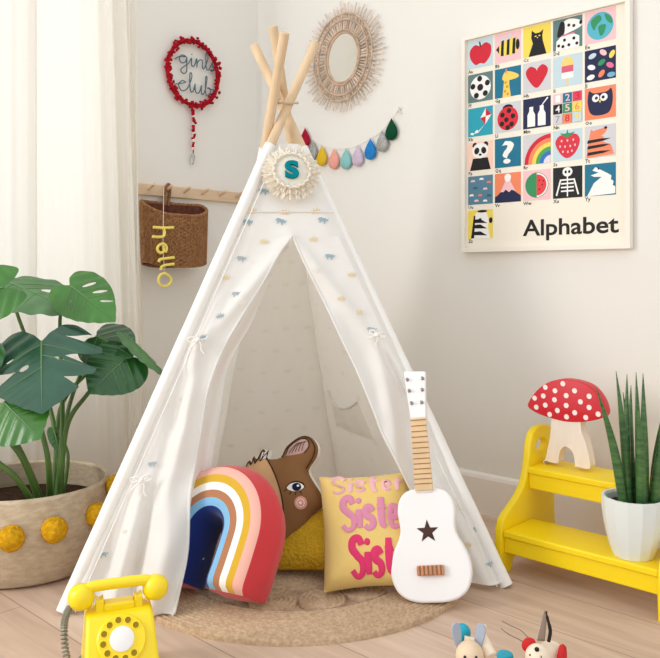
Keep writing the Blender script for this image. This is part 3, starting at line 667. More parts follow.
RHINO = [(-1,.1),(-.9,.45),(-.5,.6),(0,.55),(.4,.65),(.6,.45),(.8,.5),(.95,.75),(1.0,.3),(.85,.05),(.6,.1),(.55,-.5),(.3,-.5),(.28,-.1),(-.3,-.1),(-.32,-.5),(-.6,-.5),(-.62,-.05),(-.85,-.1)]
CROWN = [(-.8,-.45),(.7,-.45),(.9,.35),(.45,0),(.3,.7),(0,.05),(-.35,.6),(-.5,.0),(-.95,.3)]
def motif_front(mb, px, py, s, kind, col, rot=0.0):
    ca, sa = math.cos(rot), math.sin(rot); P_ = []
    for x, y in (RHINO if kind == 'r' else CROWN):
        X, Y = px+(x*ca-y*sa)*s, py-(x*sa+y*ca)*s; P_.append(fp(X, Y, disp(px, py)+0.0075))
    mb.add(P_, [tuple(range(len(P_)))], col)
h_ = MB(); h_.grid(Hfn, 24, 16)
for px, py, k, c_, r_ in [(263,194.5,'r',BLUE,-.2),(294,196,'r',BLUE,-.1),(280,224,'r',BLUE,-.35),(322,223,'r',BLUE,-.25),(315,213,'c',TAN,.2),(252,213,'c',TAN,.1),(247,225,'r',BLUE,-.2),(284,214,'c',TAN,0),(272,160,'r',BLUE,0)]: motif_front(h_, px, py, 5.2, k, c_, r_)
h_.build('header_panel', m_canvas, tent, weld=False, recalc=False, angle=70)
# stitched seam across the header
MB().tube([fp(Lx(214)+(Rx(214)-Lx(214))*i/20, 214, 0.017) for i in range(21)], 0.0022, 5).build('header_seam', m_canvas, tent)
l_ = MB(); l_.grid(Lfn, 40, 90)
for px, py, k, c_, r_ in [(241,261,'r',GREY,-.2),(264,243,'c',TAN,0),(226,279,'c',TAN,0),(236,297,'r',GREY,0),(220,318,'c',GREY,.3),(202,341,'r',BLUE,.1),(241,305,'c',FAINT,0),(181,399,'c',FAINT,0),(169,405,'r',FAINT,0),(153,465,'r',GREY,.1),(104,555,'r',BLUE,.1),(128,531,'c',FAINT,0)]: motif_front(l_, px, py, 4.6, k, c_, r_)
l_.build('door_flap', m_canvas, tent, weld=False, recalc=False, angle=70)
INN = [(p.x, p.y) for p in catmull([(a, b, 0) for a, b in [(291,240),(279,256),(266,287),(251,321),(234,350),(226,373),(221,407),(215,440),(211,470),(207,520),(204,560)]], 6)]
def Ffn(u, v):
    y = 241+(560-241)*v; a = poly_x(LIN_s, y)-7; b = poly_x(INN, y); px = a+(b-a)*u; return fp(px, y, disp(px, y)*0.4-0.012-0.045*u**1.5+0.012*math.sin(2.5*PI*u+y*.012))
MB().grid(Ffn, 16, 60).build('flap_turnback', m_canvas, tent, weld=False, recalc=False, angle=70)
r__ = MB(); r__.grid(Rfn, 40, 84)
for px, py, k, c_, r_ in [(313,241,'c',TAN,0),(329,259,'r',BLUE,-.15),(351,276,'c',TAN,0),(340,301,'c',TAN,0),(358,314,'c',TAN,.2),(370,332,'r',GREY,-.2),(315,273,'c',FAINT,0),(477,529,'r',BLUE,.2),(464,544,'c',TAN,0),(486,565,'r',BLUE,.3),(459,508,'c',FAINT,0),(470,575,'c',TAN,0)]: motif_front(r__, px, py, 4.8, k, c_, r_)
r__.build('door_flap', m_canvas, tent, weld=False, recalc=False, angle=70)
# edge bindings of the door opening
MB().tube([lift(fp(x, y, disp(x, y)+0.004)) for x, y in LIN_s], 0.0035, 6).build('edge_binding', m_canvas, tent)
MB().tube([lift(fp(x, y, disp(x, y)+0.004)) for x, y in RIN_s], 0.0035, 6).build('edge_binding', m_canvas, tent)
for f_, p_, hb in ((fD, pD, 0.004), (fA, pA, 0.004), (fB, pB, 0.004), (fC, pC, 0.004)):
    MB().tube([pole_at(f_, p_, hb+(HTOP+0.006-hb)*i/30) for i in range(31)], [0.0168+0.0012*noise.noise(Vector((i*.9, f_.x, 0))) for i in range(31)], 14).build('pole_sleeve', m_bind, tent)
    if f_ is fD or f_ is fA: MB().tube([pole_at(f_, p_, hb+(HTOP-hb)*i/30)-FPM.to_3x3().col[2]*-0.016+((pole_at(fA, pA, .5)-pole_at(fD, pD, .5)).normalized()*(0.03 if f_ is fD else -0.03)) for i in range(31)], 0.0016, 5).build('sleeve_seam', m_bind, tent)
def panel(f1, p1, f2, p2, sag, seed, name, mots, side, io):
    nrm = ((f2-f1).cross(p1-f1)).normalized(); mid = (f1+f2)/2-ctr
    if nrm.dot(mid) < 0: nrm = -nrm
    def fn(u, v, off=0.0):
        h = HTOP*(1-v)+0.01*v; a = pole_at(f1, p1, h); b = pole_at(f2, p2, h)
        s_ = io[0]+(io[1]-io[0])*u - sag*math.sin(PI*u)*math.sin(PI*min(1, v*1.05))**1.0 + 0.006*math.sin(9*u+seed)*v + 0.004*noise.noise(Vector((u*6, v*9, seed)))
        return a.lerp(b, u)+nrm*(s_-off)
    g = MB(); g.grid(fn, 30, 44)
    for u, v, k, s_ in mots:
        P_ = []
        w = (pole_at(f1, p1, HTOP*(1-v))-pole_at(f2, p2, HTOP*(1-v))).length
        for x, y in (RHINO if k == 'r' else CROWN): P_.append(fn(u+side*x*s_/w, v-y*s_/HTOP, 0.003))
        g.add(P_, [tuple(range(len(P_)))], FAINT)
    g.build(name, m_bright, tent, weld=False, recalc=False, angle=70); return fn
mots = []
for i in range(13):
    for j in range(4):
        v = 0.2+0.062*i; u = 0.14+0.24*j+(0.12 if i % 2 else 0)
        if u < .93: mots.append((u, v, 'rc'[(i+j) % 2], 0.013))
bk_fn = panel(fC, pC, fB, pB, 0.03, 1, 'back_panel', mots, 1, (-.026, -.026))
panel(fD, pD, fC, pC, 0.035, 2, 'side_panel', mots, 1, (.012, -.026))
rs_fn = panel(fB, pB, fA, pA, 0.035, 5, 'side_panel', mots, 1, (-.026, .012))
def pk(u, v):
    uu = 0.13+0.36*u; vv = 0.64+0.11*v + (1-v)*0.03*math.sin(PI*u)
    return rs_fn(uu, vv, 0.006+0.02*math.sin(PI*u)*(1-v))
MB().grid(pk, 14, 8).build('pocket', m_bright, tent, recalc=False)
MB().tube([pk(i/20, 0) for i in range(21)], 0.004, 6).build('pocket_hem', m_canvas, tent)
# tie ribbons, each bowed round its sleeve
def bow(px, py, s, ang):
    c = fp(px, py, 0.04); X = FPM.to_3x3().col[0]; Y = FPM.to_3x3().col[1]; Z = FPM.to_3x3().col[2]
    ca, sa = math.cos(ang), math.sin(ang); X, Y = X*ca+Y*sa, Y*ca-X*sa
    b_ = MB()
    for sx in (-1, 1):
        b_.tube(catmull([c, c+X*sx*.4*s+Y*.35*s+Z*.006, c+X*sx*.95*s+Y*.3*s, c+X*sx*.8*s-Y*.05*s, c+X*sx*.2*s], 5), 0.0032, 6, flat=.6)
    b_.tube(catmull([c, c+X*.25*s-Y*.5*s, c+X*.15*s-Y*1.0*s, c+X*.35*s-Y*1.5*s], 5), 0.003, 6, flat=.6)
    b_.tube(catmull([c, c-X*.4*s-Y*.3*s, c-X*1.0*s-Y*.75*s], 5), 0.003, 6, flat=.6)
    b_.ball(c, 0.007, n=10, k=8); b_.build('tie_ribbon', m_bind, tent, weld=False)
bow(198, 343, 0.026, .2); bow(142.5, 481, 0.026, .1); bow(374, 338, 0.022, -.3)

# ---- rosette with a felt letter, hung on the tent front
m_tulle = mat('cream_tulle', (242, 234, 220), 0.9, 0.1, bump=0.4, bscale=120, trans=0.15)
m_teal = mat('teal_felt', (0, 128, 138), 0.85, 0.1, var=0.15, vscale=40)
rc = fp(289.5, 180, 0.05); RM_ = frame(rc, FPM.to_3x3().col[0], FPM.to_3x3().col[1])
ro = thing('rosette', 'round cream ruffled rosette with a teal letter S on the tent top', 'rosette', rc)
def ruffle(r0, r1, z0, nf, amp, seed):
    def fn(u, v):
        a = 2*PI*u; r = r0+(r1-r0)*v*(1+0.07*math.sin(nf*a*1.7+seed)+0.05*noise.noise(Vector((math.cos(a)*4, math.sin(a)*4, seed)))); z = z0+amp*v*math.sin(nf*a+seed)+0.004*v*math.sin(nf*2.3*a)-0.006*v
        return RM_ @ Vector((r*math.cos(a), r*math.sin(a), z))
    MB().grid(fn, 220, 8, wrap=True).build('ruffle', m_tulle, ro, recalc=False, angle=90)
ruffle(0.03, 0.079, 0.002, 23, 0.005, 1); ruffle(0.024, 0.066, 0.010, 19, 0.004, 2); ruffle(0.012, 0.054, 0.016, 15, 0.003, 4)
MB().tube([RM_ @ Vector(((0.050+0.002*math.sin(18*a))*math.cos(a), (0.050+0.002*math.sin(18*a))*math.sin(a), 0.018+0.002*math.cos(18*a))) for a in [2*PI*i/140 for i in range(140)]], 0.0032, 6, closed=True).build('braid', m_tulle, ro)
MB().lathe([(0, -0.004), (0.05, -0.004), (0.05, 0.012), (0.03, 0.017), (0, 0.018)], 40, M=RM_).build('centre_disc', m_tulle, ro)
v, f = text_mesh('S', 0.06, bold=0.0016, ext=0.003, bev=0.0012, res=6); v = fit_text(v, -0.0195, 0.0195, -0.0265, 0.0265)
MB().add([(p.x, p.y, p.z+0.023) for p in v], f, None, RM_).build('letter', m_teal, ro)

# ================================================================ JUTE RUG
m_jute = mat('jute_braid', (202, 174, 144), 0.95, 0.05, c2=(178, 148, 118), vscale=120, bump=0.45, bscale=300)
rcn = CW(-0.09, 2.13, 0)
rug = thing('jute_rug', 'round braided jute rug with a ring of coiled rosettes under the tent', 'rug', rcn)
RT_ = 0.013
def coilprof(r0, r1, p=0.0115):
    pts = [(r0, 0.0)]; n = max(2, int(round((r1-r0)/p)))
    for i in range(n):
        for j in range(5):
            t = (j+0.5)/5; pts.append((r0+(i+t)*(r1-r0)/n, RT_*(0.55+0.45*math.sin(PI*t))))
    pts.append((r1, 0.0)); return pts
TW = lambda c: T(c.x, c.y, 0.0)
MB().lathe(coilprof(0.308, 0.46), 110, M=TW(rcn), closed=True).build('border_band', m_jute, rug, angle=90)
MB().lathe([(0.0004, 0.0)]+coilprof(0.002, 0.186)[1:], 64, M=TW(rcn)).build('centre_disc', m_jute, rug, angle=90)
for k in range(13):
    a = 2*PI*(k+0.35)/13; c = rcn+RT*(0.247*math.cos(a))+FW*(0.247*math.sin(a))
    MB().lathe([(0.0004, 0.0)]+coilprof(0.002, 0.0585)[1:], 30, M=TW(c)).build('coil', m_jute, rug, angle=90)
# thread bridges that hold coil ring to border
# ================================================================ CUSHIONS
def tilted(px, py, Z, yaw, tilt, roll):
    """frame facing the room: yaw>0 turns the face to the left, tilt leans it back, roll>0 turns it clockwise"""
    y_, t_, r_ = map(math.radians, (yaw, tilt, roll))
    x = RT*math.cos(y_)-FW*math.sin(y_); n = -FW*math.cos(y_)-RT*math.sin(y_)
    up = UP*math.cos(t_)-n*math.sin(t_)
    X = x*math.cos(r_)-up*math.sin(r_); Y = up*math.cos(r_)+x*math.sin(r_)
    return frame(PX(px, py, Z), X, Y)
CB = dict(bump=0.15, bscale=90)
# ---- rainbow cushion
M_ = tilted(220, 544, 1.925, 34, 31, -3); Ro, Ri = 0.160, 0.041; G = 0.040
cols = [('red', (206, 62, 66)), ('pink', (232, 174, 158)), ('mustard', (208, 164, 50)), ('white', (240, 234, 226)), ('brown', (172, 118, 84)), ('sky', (126, 178, 214)), ('navy', (26, 44, 110))]
cm = {n: mat('cotton_'+n, c, 0.9, 0.1, sheen=0.2, **CB) for n, c in cols}
bands = [(0.0, 'red'), (0.05, 'pink'), (0.235, 'mustard'), (0.40, 'white'), (0.56, 'brown'), (0.72, 'sky'), (0.88, 'navy'), (1.0, None)]
LEG = 0.126; inward = 0.006
def arch(s):       # s 0..1 right foot -> over the top -> left foot : centre line point, outward direction
    Lt = LEG*2+PI*0.11; d = s*Lt
    if d < LEG: t = 1-d/LEG; return (-inward*t*t, -LEG*t), (1, 0)
    if d > Lt-LEG: t = (d-(Lt-LEG))/LEG; return (inward*t*t, -LEG*t), (-1, 0)
    a = (d-LEG)/0.11; return (0, 0), (math.cos(a), math.sin(a))
us = []
for (a, n), (b, _) in zip(bands, bands[1:]):
    k = 3 if b-a > 0.1 else 2
    for i in range(k): us.append((a+(b-a)*i/k, n))
us.append((1.0, None))
NS = 64
def rb(s, u, side):
    c, d = arch(s); r = Ro+(Ri-Ro)*u
    e = min(u, 1-u)/0.28; e = min(1, e); es = min(1, min(s, 1-s)/0.05); z = G+0.026*math.sqrt(max(0, 1-(1-e)**2))*math.sqrt(max(0, 1-(1-es)**2))
    return M_ @ Vector((c[0]+d[0]*r, c[1]+d[1]*r, side*z))
mb = MB(); W = len(us)
for side in (1, -1):
    o = len(mb.v)
    for j in range(NS+1):
        for u, _ in us: mb.v.append(rb(j/NS, u, side))
    for j in range(NS):
        for i in range(W-1):
            q = (o+j*W+i, o+j*W+i+1, o+(j+1)*W+i+1, o+(j+1)*W+i); mb.f.append(q if side > 0 else q[::-1]); mb.m.append(cm[us[i][1]])
nn = (NS+1)*W
def gus(ids, m_, bulge, dirs):
    # side walls with a slight bulge
    for (a, b), (da, db) in zip(zip(ids, ids[1:]), zip(dirs, dirs[1:])):
        K_ = 4; ra = []; rb_ = []
        for t in range(K_+1):
            k = t/K_; w = bulge*math.sin(PI*k)
            ra.append(mb.v[a].lerp(mb.v[nn+a], k)+da*w); rb_.append(mb.v[b].lerp(mb.v[nn+b], k)+db*w)
        o = len(mb.v); mb.v += ra+rb_
        for t in range(K_): mb.f.append((o+t, o+t+1, o+K_+1+t+1, o+K_+1+t)); mb.m.append(m_)
R3 = M_.to_3x3()
od = [(R3 @ Vector(arch(j/NS)[1]+(0,))) for j in range(NS+1)]
ef = [min(1, min(j, NS-j)/5) for j in range(NS+1)]
gus([j*W for j in range(NS+1)], cm['red'], 0.014, [d*e for d, e in zip(od, ef)])
gus([j*W+W-1 for j in range(NS+1)], cm['navy'], 0.006, [-d*e for d, e in zip(od, ef)])
for j in (0, NS): gus([j*W+i for i in range(W)], cm['red'], 0.008, [R3 @ Vector((0, -1, 0))*math.sin(PI*us[i][0])**.6 for i in range(W)])
lowest = min(v.z for v in mb.v)
for v in mb.v: v.z += 0.016-lowest
cbase = M_.translation; 
rbo = mb.build('rainbow_cushion', [cm['red']], None, loc=(cbase.x, cbase.y, 0.016), angle=50)
tag(rbo, 'arched rainbow cushion with red sides leaning at the front of the tent', 'cushion')

# ---- animal head cushion
M_ = tilted(285, 505, 2.12, 14, 18, 0)
def zz(pts): return [onplane(M_, 180+x*0.3636, 420+y*0.3636) for x, y in pts]
out = [(188,128),(196,112),(205,118),(208,100),(218,108),(232,82),(243,88),(250,84),(246,108),(284,104),(300,74),(338,46),(366,50),(383,74),(380,104),(358,140),(372,172),(390,200),(398,236),(372,262),(350,304),(312,342),(288,372),(240,395),(190,385),(160,340),(150,280),(158,210),(172,160)]
brown = mat('cotton_deer_brown', (134, 96, 62), 0.9, 0.1, **CB); lt = mat('cotton_light_brown', (208, 166, 122), 0.9, 0.1, **CB); wht = mat('cotton_piping_white', (238, 234, 228), 0.9, 0.1, **CB); dkb = mat('print_dark_brown', (62, 42, 32), 0.9, 0.05); earp = mat('print_ear_pink', (186, 152, 142), 0.9, 0.05); blush = mat('print_blush', (222, 158, 140), 0.9, 0.05); wpr = mat('print_white', (240, 234, 226), 0.9, 0.05); nvp = mat('print_navy', (28, 32, 62), 0.9, 0.05); hair = mat('print_hair', (206, 176, 140), 0.9, 0.05)
bl = zz([(246,108),(268,140),(284,180),(295,226),(296,262),(288,296),(270,330),(235,350)]); patch = zz([(246,108),(188,128),(172,160),(158,210),(150,280),(160,340),(190,385),(235,350)])
muzzle = bl+zz([(190,385),(160,340),(150,280),(158,210),(172,160),(188,128)])
earl = smooth2(zz([(298,98),(308,78),(336,58),(356,58),(362,74),(352,92),(318,100)]), 4)
hcl = zz([(188,128),(196,112),(205,118),(208,100),(218,108),(232,82),(243,88),(246,108)])
MBX = MB(); outs = smooth2(zz(out), 3)
def fawn_m(c):
    if inpoly(c, earl): return 4
    if inpoly(c, muzzle): return 2
    return 0
zf = puff(MBX, outs, M_, 0.028, 0.055, 0.016, 0.011, 0, 1, 1, lines=[(bl, False), (earl, True)], mfn=fawn_m)
def drape(pts, m_, lift=0.0016, sp=0.006, smooth=False):
    if smooth: pts = smooth2(pts, 4)
    V, Fs, _ = tri2d(pts, (), sp); MBX.add([(a, b, zf(a, b)+lift) for a, b in V], Fs, m_, M_)
def eln(cx, cy, rx, ry, rot=0, n=20): return [(cx+rx*math.cos(a)*math.cos(rot)-ry*math.sin(a)*math.sin(rot), cy+rx*math.cos(a)*math.sin(rot)+ry*math.sin(a)*math.cos(rot)) for a in [2*PI*i/n for i in range(n)]]
def line(pts, w, m_, lift=0.0022):
    P_ = [(p.x, p.y) for p in catmull([(a, b, 0) for a, b in pts], 5)]
    MBX.tube([(a, b, zf(a, b)+lift-0.001) for a, b in P_], w, 5, m_, M=M_, flat=1.0)
drape(zz([(306,186),(316,178),(330,174),(344,177),(352,186),(342,195),(326,198),(312,194)]), 5, smooth=True)
drape(zz(eln(333, 186, 12, 11)), 6, 0.003); drape(zz(eln(337, 183, 3.4, 3)), 5, 0.0042)
line(zz([(304,188),(316,176),(332,171),(348,176),(354,186)]), 0.0016, 3)
for a, b in (((306,192),(300,197)), ((318,198),(314,206)), ((330,200),(329,208)), ((342,197),(346,205))): line(zz([a, b]), 0.0011, 3)
drape(zz(eln(344, 229, 17, 18)), 7); drape(zz(eln(344, 229, 11, 11.5)), 5, 0.0026); drape(zz(eln(344, 229, 9, 9.5)), 7, 0.0036); drape(zz(eln(344, 229, 4, 4.5)), 5, 0.0046)
drape(zz([(274,222),(284,224),(284,250),(276,246)]), 3); drape(zz(eln(262, 191, 5, 6)), 3); drape(zz(eln(244, 176, 3.5, 4)), 3)
line(bl, 0.0018, 3); line(zz([(300,98),(310,76),(338,56),(358,56),(364,76),(352,94)]), 0.0013, 3)
line(zz([(286,104),(302,76),(338,50),(364,54),(378,78),(374,102),(354,136)]), 0.0014, 3)
for k in range(5): line(zz([(310+9*k, 96-2*k), (320+8*k, 80-4*k), (334+6*k, 66-1*k)]), 0.0007, 3)
for a in ([(190,130),(198,116),(204,126)], [(204,126),(210,106),(216,122)], [(216,122),(234,88),(240,92),(232,116)], [(232,116),(246,92),(245,110)]): line(zz(a), 0.0013, 3)
drape(zz([(232,112),(236,92),(246,88),(244,106)]), 5)
lowest = min(v.z for v in MBX.v)
sh = 0.018-lowest
for v in MBX.v: v.z += sh
cb = M_.translation
tag(MBX.build('animal_cushion', [brown, wht, lt, dkb, earp, wpr, nvp, blush], None, loc=(cb.x, cb.y, 0.018), angle=60), 'brown animal head cushion with round ear and open eye behind the rainbow cushion', 'cushion')

# ---- mustard knit cushion
mus = mat('mustard_waffle_knit', (206, 162, 44), 0.95, 0.05, var=0.10, vscale=30, bump=1.0, bscale=120, kind='voronoi')
def pil(w, h, k=0.035, n=9):
    P_ = []
    for (x0, y0, x1, y1) in ((-1,-1,1,-1), (1,-1,1,1), (1,1,-1,1), (-1,1,-1,-1)):
        for i in range(n):
            t = i/n; x = x0+(x1-x0)*t; y = y0+(y1-y0)*t; b = 1-k*2*math.sin(PI*t)
            P_.append((x*w/2*(b if x0 == x1 else 1), y*h/2*(b if y0 == y1 else 1)))
    return P_
M_ = tilted(323, 538, 2.085, 25, 55, -8); q = MB(); puff(q, pil(0.23, 0.23), M_, 0.05, 0.12, 0.004, 0.014)
lowest = min(v.z for v in q.v)
for v in q.v: v.z += 0.018-lowest
cb = M_.translation
tag(q.build('knit_cushion', mus, None, loc=(cb.x, cb.y, 0.018), angle=80), 'mustard yellow waffle knit cushion between the animal and lettered cushions', 'cushion')

# ---- lettered cushion
syel = mat('cotton_soft_yellow', (226, 194, 118), 0.9, 0.1, sheen=0.2, **CB)
M_ = tilted(368, 539, 1.985, 4, 34, -5); q = MB(); SW, SH = 0.235, 0.288
zs = puff(q, pil(SW, SH, 0.03), M_, 0.047, 0.10, 0.003, 0.014)
LET = {'S': (.62, [[(.56,.80),(.40,1.0),(.12,.95),(.06,.72),(.28,.52),(.54,.34),(.52,.08),(.26,-.02),(.02,.14)]]), 's': (.5, [[(.42,.52),(.26,.66),(.06,.56),(.14,.38),(.36,.28),(.40,.08),(.18,-.02),(.0,.08)]]),
       'i': (.2, [[(.09,.60),(.08,.3),(.1,.02)], [(.10,.88)]]), 't': (.45, [[(.22,.96),(.19,.5),(.21,.12),(.38,.0)], [(.02,.62),(.22,.64),(.44,.66)]]),
       'e': (.5, [[(.06,.32),(.40,.36),(.36,.62),(.14,.62),(.03,.34),(.14,.03),(.42,.06)]]), 'r': (.4, [[(.07,.62),(.08,.3),(.08,.02)], [(.08,.42),(.2,.62),(.38,.60)]])}
rows = [((230, 178, 180), .083, .045, (-.083, .098)), ((212, 138, 162), -.010, .078, (-.062, .108)), ((214, 62, 106), -.118, .085, (-.045, .114))]
for c_, y0, hh, (x0, x1) in rows:
    tot_ = sum(LET[l][0]+.14 for l in 'Sister')-.14; kx = (x1-x0)/tot_; cx_ = x0; mL = mat('letter_print_%02x%02x%02x' % c_, c_, 0.9, 0.05)
    for l in 'Sister':
        for stv in LET[l][1]:
            if len(stv) == 1:
                a_, b_ = cx_+stv[0][0]*kx, y0+stv[0][1]*hh; q.ball((a_, b_, zs(a_, min(SH*.485, b_))), (.0075, .009*hh/.085, .0022), mL, M_, 14, 8); continue
            P_ = catmull([(cx_+a*kx, y0+b*hh, 0) for a, b in stv], 6); nP = len(P_)
            P_ = [Vector((p.x, p.y, zs(max(-SW*.485, min(SW*.485, p.x)), max(-SH*.485, min(SH*.485, p.y)))+.0008)) for p in P_]
            q.tube(P_, [(.0082 if hh > .05 else .0060)*(.8+.35*math.sin(PI*min(1, .15+i/nP))) for i in range(nP)], 10, mL, M=M_, flat=.22)
        cx_ += (LET[l][0]+.14)*kx
lowest = min(v.z for v in q.v)
for v in q.v: v.z += 0.018-lowest
cb = M_.translation
tag(q.build('lettered_cushion', syel, None, loc=(cb.x, cb.y, 0.018), angle=80), 'pale yellow cushion printed Sister in pink rows behind the white guitar', 'cushion')

# ================================================================ TOY GUITAR
m_gw = mat('guitar_white_lacquer', (240, 236, 234), 0.35, 0.4); m_fb = mat('fretboard_pale_wood', (226, 192, 148), 0.5, 0.3, var=0.1, vscale=30); m_cop = mat('bridge_copper_wood', (204, 142, 104), 0.4, 0.4, var=0.2, vscale=60); m_chr = mat('tuner_chrome', (150, 146, 142), 0.25, 0.5, 0.9); m_hole = mat('hole_shade_wood', (78, 54, 46), 0.8, 0.2, var=0.5, vscale=14, stretch=(1, .1, 1)); m_fret = mat('fret_brown', (140, 96, 62), 0.5, 0.3)
b0 = PX(433.5, 603, 1.848); b0.z = 0.0185; tp = PX(414.5, 369.5, 2.02)
yd = (tp-b0).normalized(); xd = (RT*0.97-FW*0.22); GM = frame(b0, xd-yd*xd.dot(yd), yd); GL = (tp-b0).length
gt = thing('toy_guitar', 'small white toy guitar with a star sound hole leaning on the tent pole', 'guitar', b0)
k = GL/0.583
half = [(0,0),(.035,.001),(.066,.010),(.089,.030),(.1005,.062),(.0995,.096),(.088,.128),(.0755,.152),(.070,.172),(.0715,.196),(.0735,.216),(.070,.240),(.056,.262),(.034,.272),(.014,.274)]
hs_ = [(p.x, p.y) for p in catmull([(a, b, 0) for a, b in half], 4)]
body = [(x*k, y*k) for x, y in hs_]+[(-x*k, y*k) for x, y in hs_[::-1] if x > 1e-5]
mb = MB(); mb.prism(body, -0.050*k, 0, None, GM); mb.build('body', m_gw, gt, bevel=0.006, seg=3, angle=50)
star = [((.029 if i % 2 == 0 else .0118)*k*math.sin(PI*i/5), .168*k+(.029 if i % 2 == 0 else .0118)*k*math.cos(PI*i/5)) for i in range(10)]
MB().flat(star, 0.0008, None, GM).build('sound_hole', m_hole, gt, recalc=False)  # flat streaked star on the top; the hole's shade is in its dark colour
MB().box((0, .076*k, .006), (.068*k, .024*k, .012), None, GM).build('bridge', m_cop, gt, bevel=0.003)
for i in range(6): MB().tube([GM @ Vector(((-.026+.0104*i)*k, .066*k, .0125)), GM @ Vector(((-.026+.0104*i)*k, .088*k, .0125))], 0.0016, 6).build('bridge_pin', m_fret, gt)
MB().prism([(-.0225*k,.262*k),(.0225*k,.262*k),(.0195*k,.455*k),(-.0195*k,.455*k)], -.022*k, 0.003, None, GM).build('neck', m_gw, gt, bevel=0.003)
MB().prism([(-.0235*k,.268*k),(.0235*k,.268*k),(.0205*k,.452*k),(-.0205*k,.452*k)], 0.003, 0.008, None, GM).build('fretboard', m_fb, gt, bevel=0.001)
for i in range(13):
    y_ = (.447-.0135*i-(.0004*i*(i-12)*-.3))*k; w_ = (.0205+.003*(0.452-y_/k)/.184)*k
    MB().box((0, y_, .0085), (2*w_, .0016, .002), None, GM).build('fret', m_fret, gt, smooth=False)
HD = frame(GM @ Vector((0, .452*k, 0)), GM.to_3x3().col[0], GM.to_3x3().col[1]-GM.to_3x3().col[2]*0.10)
MB().prism([(-.021*k,0),(.021*k,0),(.027*k,.10*k),(.0285*k,.126*k),(-.031*k,.131*k),(-.029*k,.10*k)], -.018*k, 0.004, None, HD).build('headstock', m_gw, gt, bevel=0.003)
for r_, (yy, xl) in enumerate(((.106, .0205), (.075, .0175), (.041, .0135))):
    for sx in (-1, 1):
        x_ = sx*xl*k+(-.0015*k); pg = MB(); pg.lathe([(0.0048*k, 0.003), (0.0048*k, 0.006), (0.003*k, 0.007), (0.003*k, 0.013), (0.0036*k, 0.0135), (0.0, 0.0142)], 14, M=HD @ T(x_, yy*k, 0))
        pg.build('tuning_peg', m_chr, gt, weld=False)
# ================================================================ JUTE POM-POM BASKET
m_jb = mat('jute_rope_basket', (208, 189, 163), 0.95, 0.05, c2=(190, 169, 141), vscale=40, bump=0.5, bscale=200, stretch=(1, 1, 2.5))
m_pom = mat('pom_mustard', (222, 166, 30), 0.95, 0.1, var=0.35, vscale=90, bump=1.0, bscale=130)
m_soil = mat('dark_soil', (66, 48, 36), 0.95, 0.05, var=0.5, vscale=60, bump=1.0, bscale=80)
bc_ = CW((25-CX)/F*2.16, 2.16, 0)
ba = thing('jute_basket', 'large round jute basket with mustard pom-poms holding the big leafy plant', 'basket', bc_)
prof0 = [(p.x, p.y) for p in catmull([(a, b, 0) for a, b in [(.17,.003),(.195,.006),(.212,.03),(.234,.09),(.239,.13),(.232,.18),(.2235,.226)]], 8)]
outp = []
for i, (r, z) in enumerate(prof0): outp.append((r+0.0014*(1 if i % 2 else -1), z))
innp = [(r-0.012, z) for r, z in prof0[::-1] if z > 0.02]
MB().lathe([(0.0004, 0.003)]+outp+[(.2185, .231), (.2125, .228)]+innp+[(0.0004, 0.02)], 72, M=TW(bc_)).build('basket_body', m_jb, ba, angle=80)
def pom(px, py):
    R_ = 0.252; best = None
    for i in range(-90, 91):
        a = math.radians(i); P_ = bc_+RT*(R_*math.sin(a))-FW*(R_*math.cos(a)); d = P_-CAM; X = d.dot(RT); Z = d.dot(FW); e = abs(CX+F*X/Z-px)
        if best is None or e < best[0]: best = (e, P_, Z)
    P_ = best[1]; z = H-(py-HY)/F*best[2]; return Vector((P_.x, P_.y, z))
for k_, (px, py) in enumerate(((11, 538.5), (54, 530), (98, 515), (136, 486))):
    c = pom(px, py); pm = MB(); r0 = 0.0315
    def pf(u, v, c=c, s=px):
        a = 2*PI*u; b = PI*v; d = Vector((math.sin(b)*math.cos(a), math.sin(b)*math.sin(a), math.cos(b))); r = r0*(1+0.10*noise.noise(d*9+Vector((s, 0, 0)))+0.04*noise.noise(d*25))
        return c+d*r
    pm.grid(pf, 48, 28, wrap=True); pm.build('pom_pom', m_pom, ba, recalc=False, angle=180)
# ---- monstera
m_leaf = mat('monstera_green', (38, 94, 38), 0.32, 0.5, var=0.35, vscale=14, coat=0.25)
m_leafl = mat('monstera_bright_green', (62, 120, 36), 0.35, 0.5, var=0.3, vscale=12, coat=0.2)
m_leafg = mat('monstera_blue_green', (40, 86, 62), 0.3, 0.5, var=0.3, vscale=14, coat=0.3)
m_leafu = mat('monstera_pale_green', (90, 130, 84), 0.5, 0.3, var=0.25, vscale=16)
m_vein = mat('monstera_vein', (98, 138, 84), 0.5, 0.3); m_stem = mat('monstera_stem', (84, 118, 52), 0.45, 0.4, var=0.3, vscale=10)
mo = thing('monstera_plant', 'large green split-leaf plant growing from the jute basket by the curtain', 'plant', (bc_.x, bc_.y, 0.0215))
MB().lathe([(0.0004, 0.0215), (.19, 0.0215), (.214, .16), (0.08, .178), (0.0004, .182)], 48, M=TW(bc_)).build('soil', m_soil, mo, angle=60)
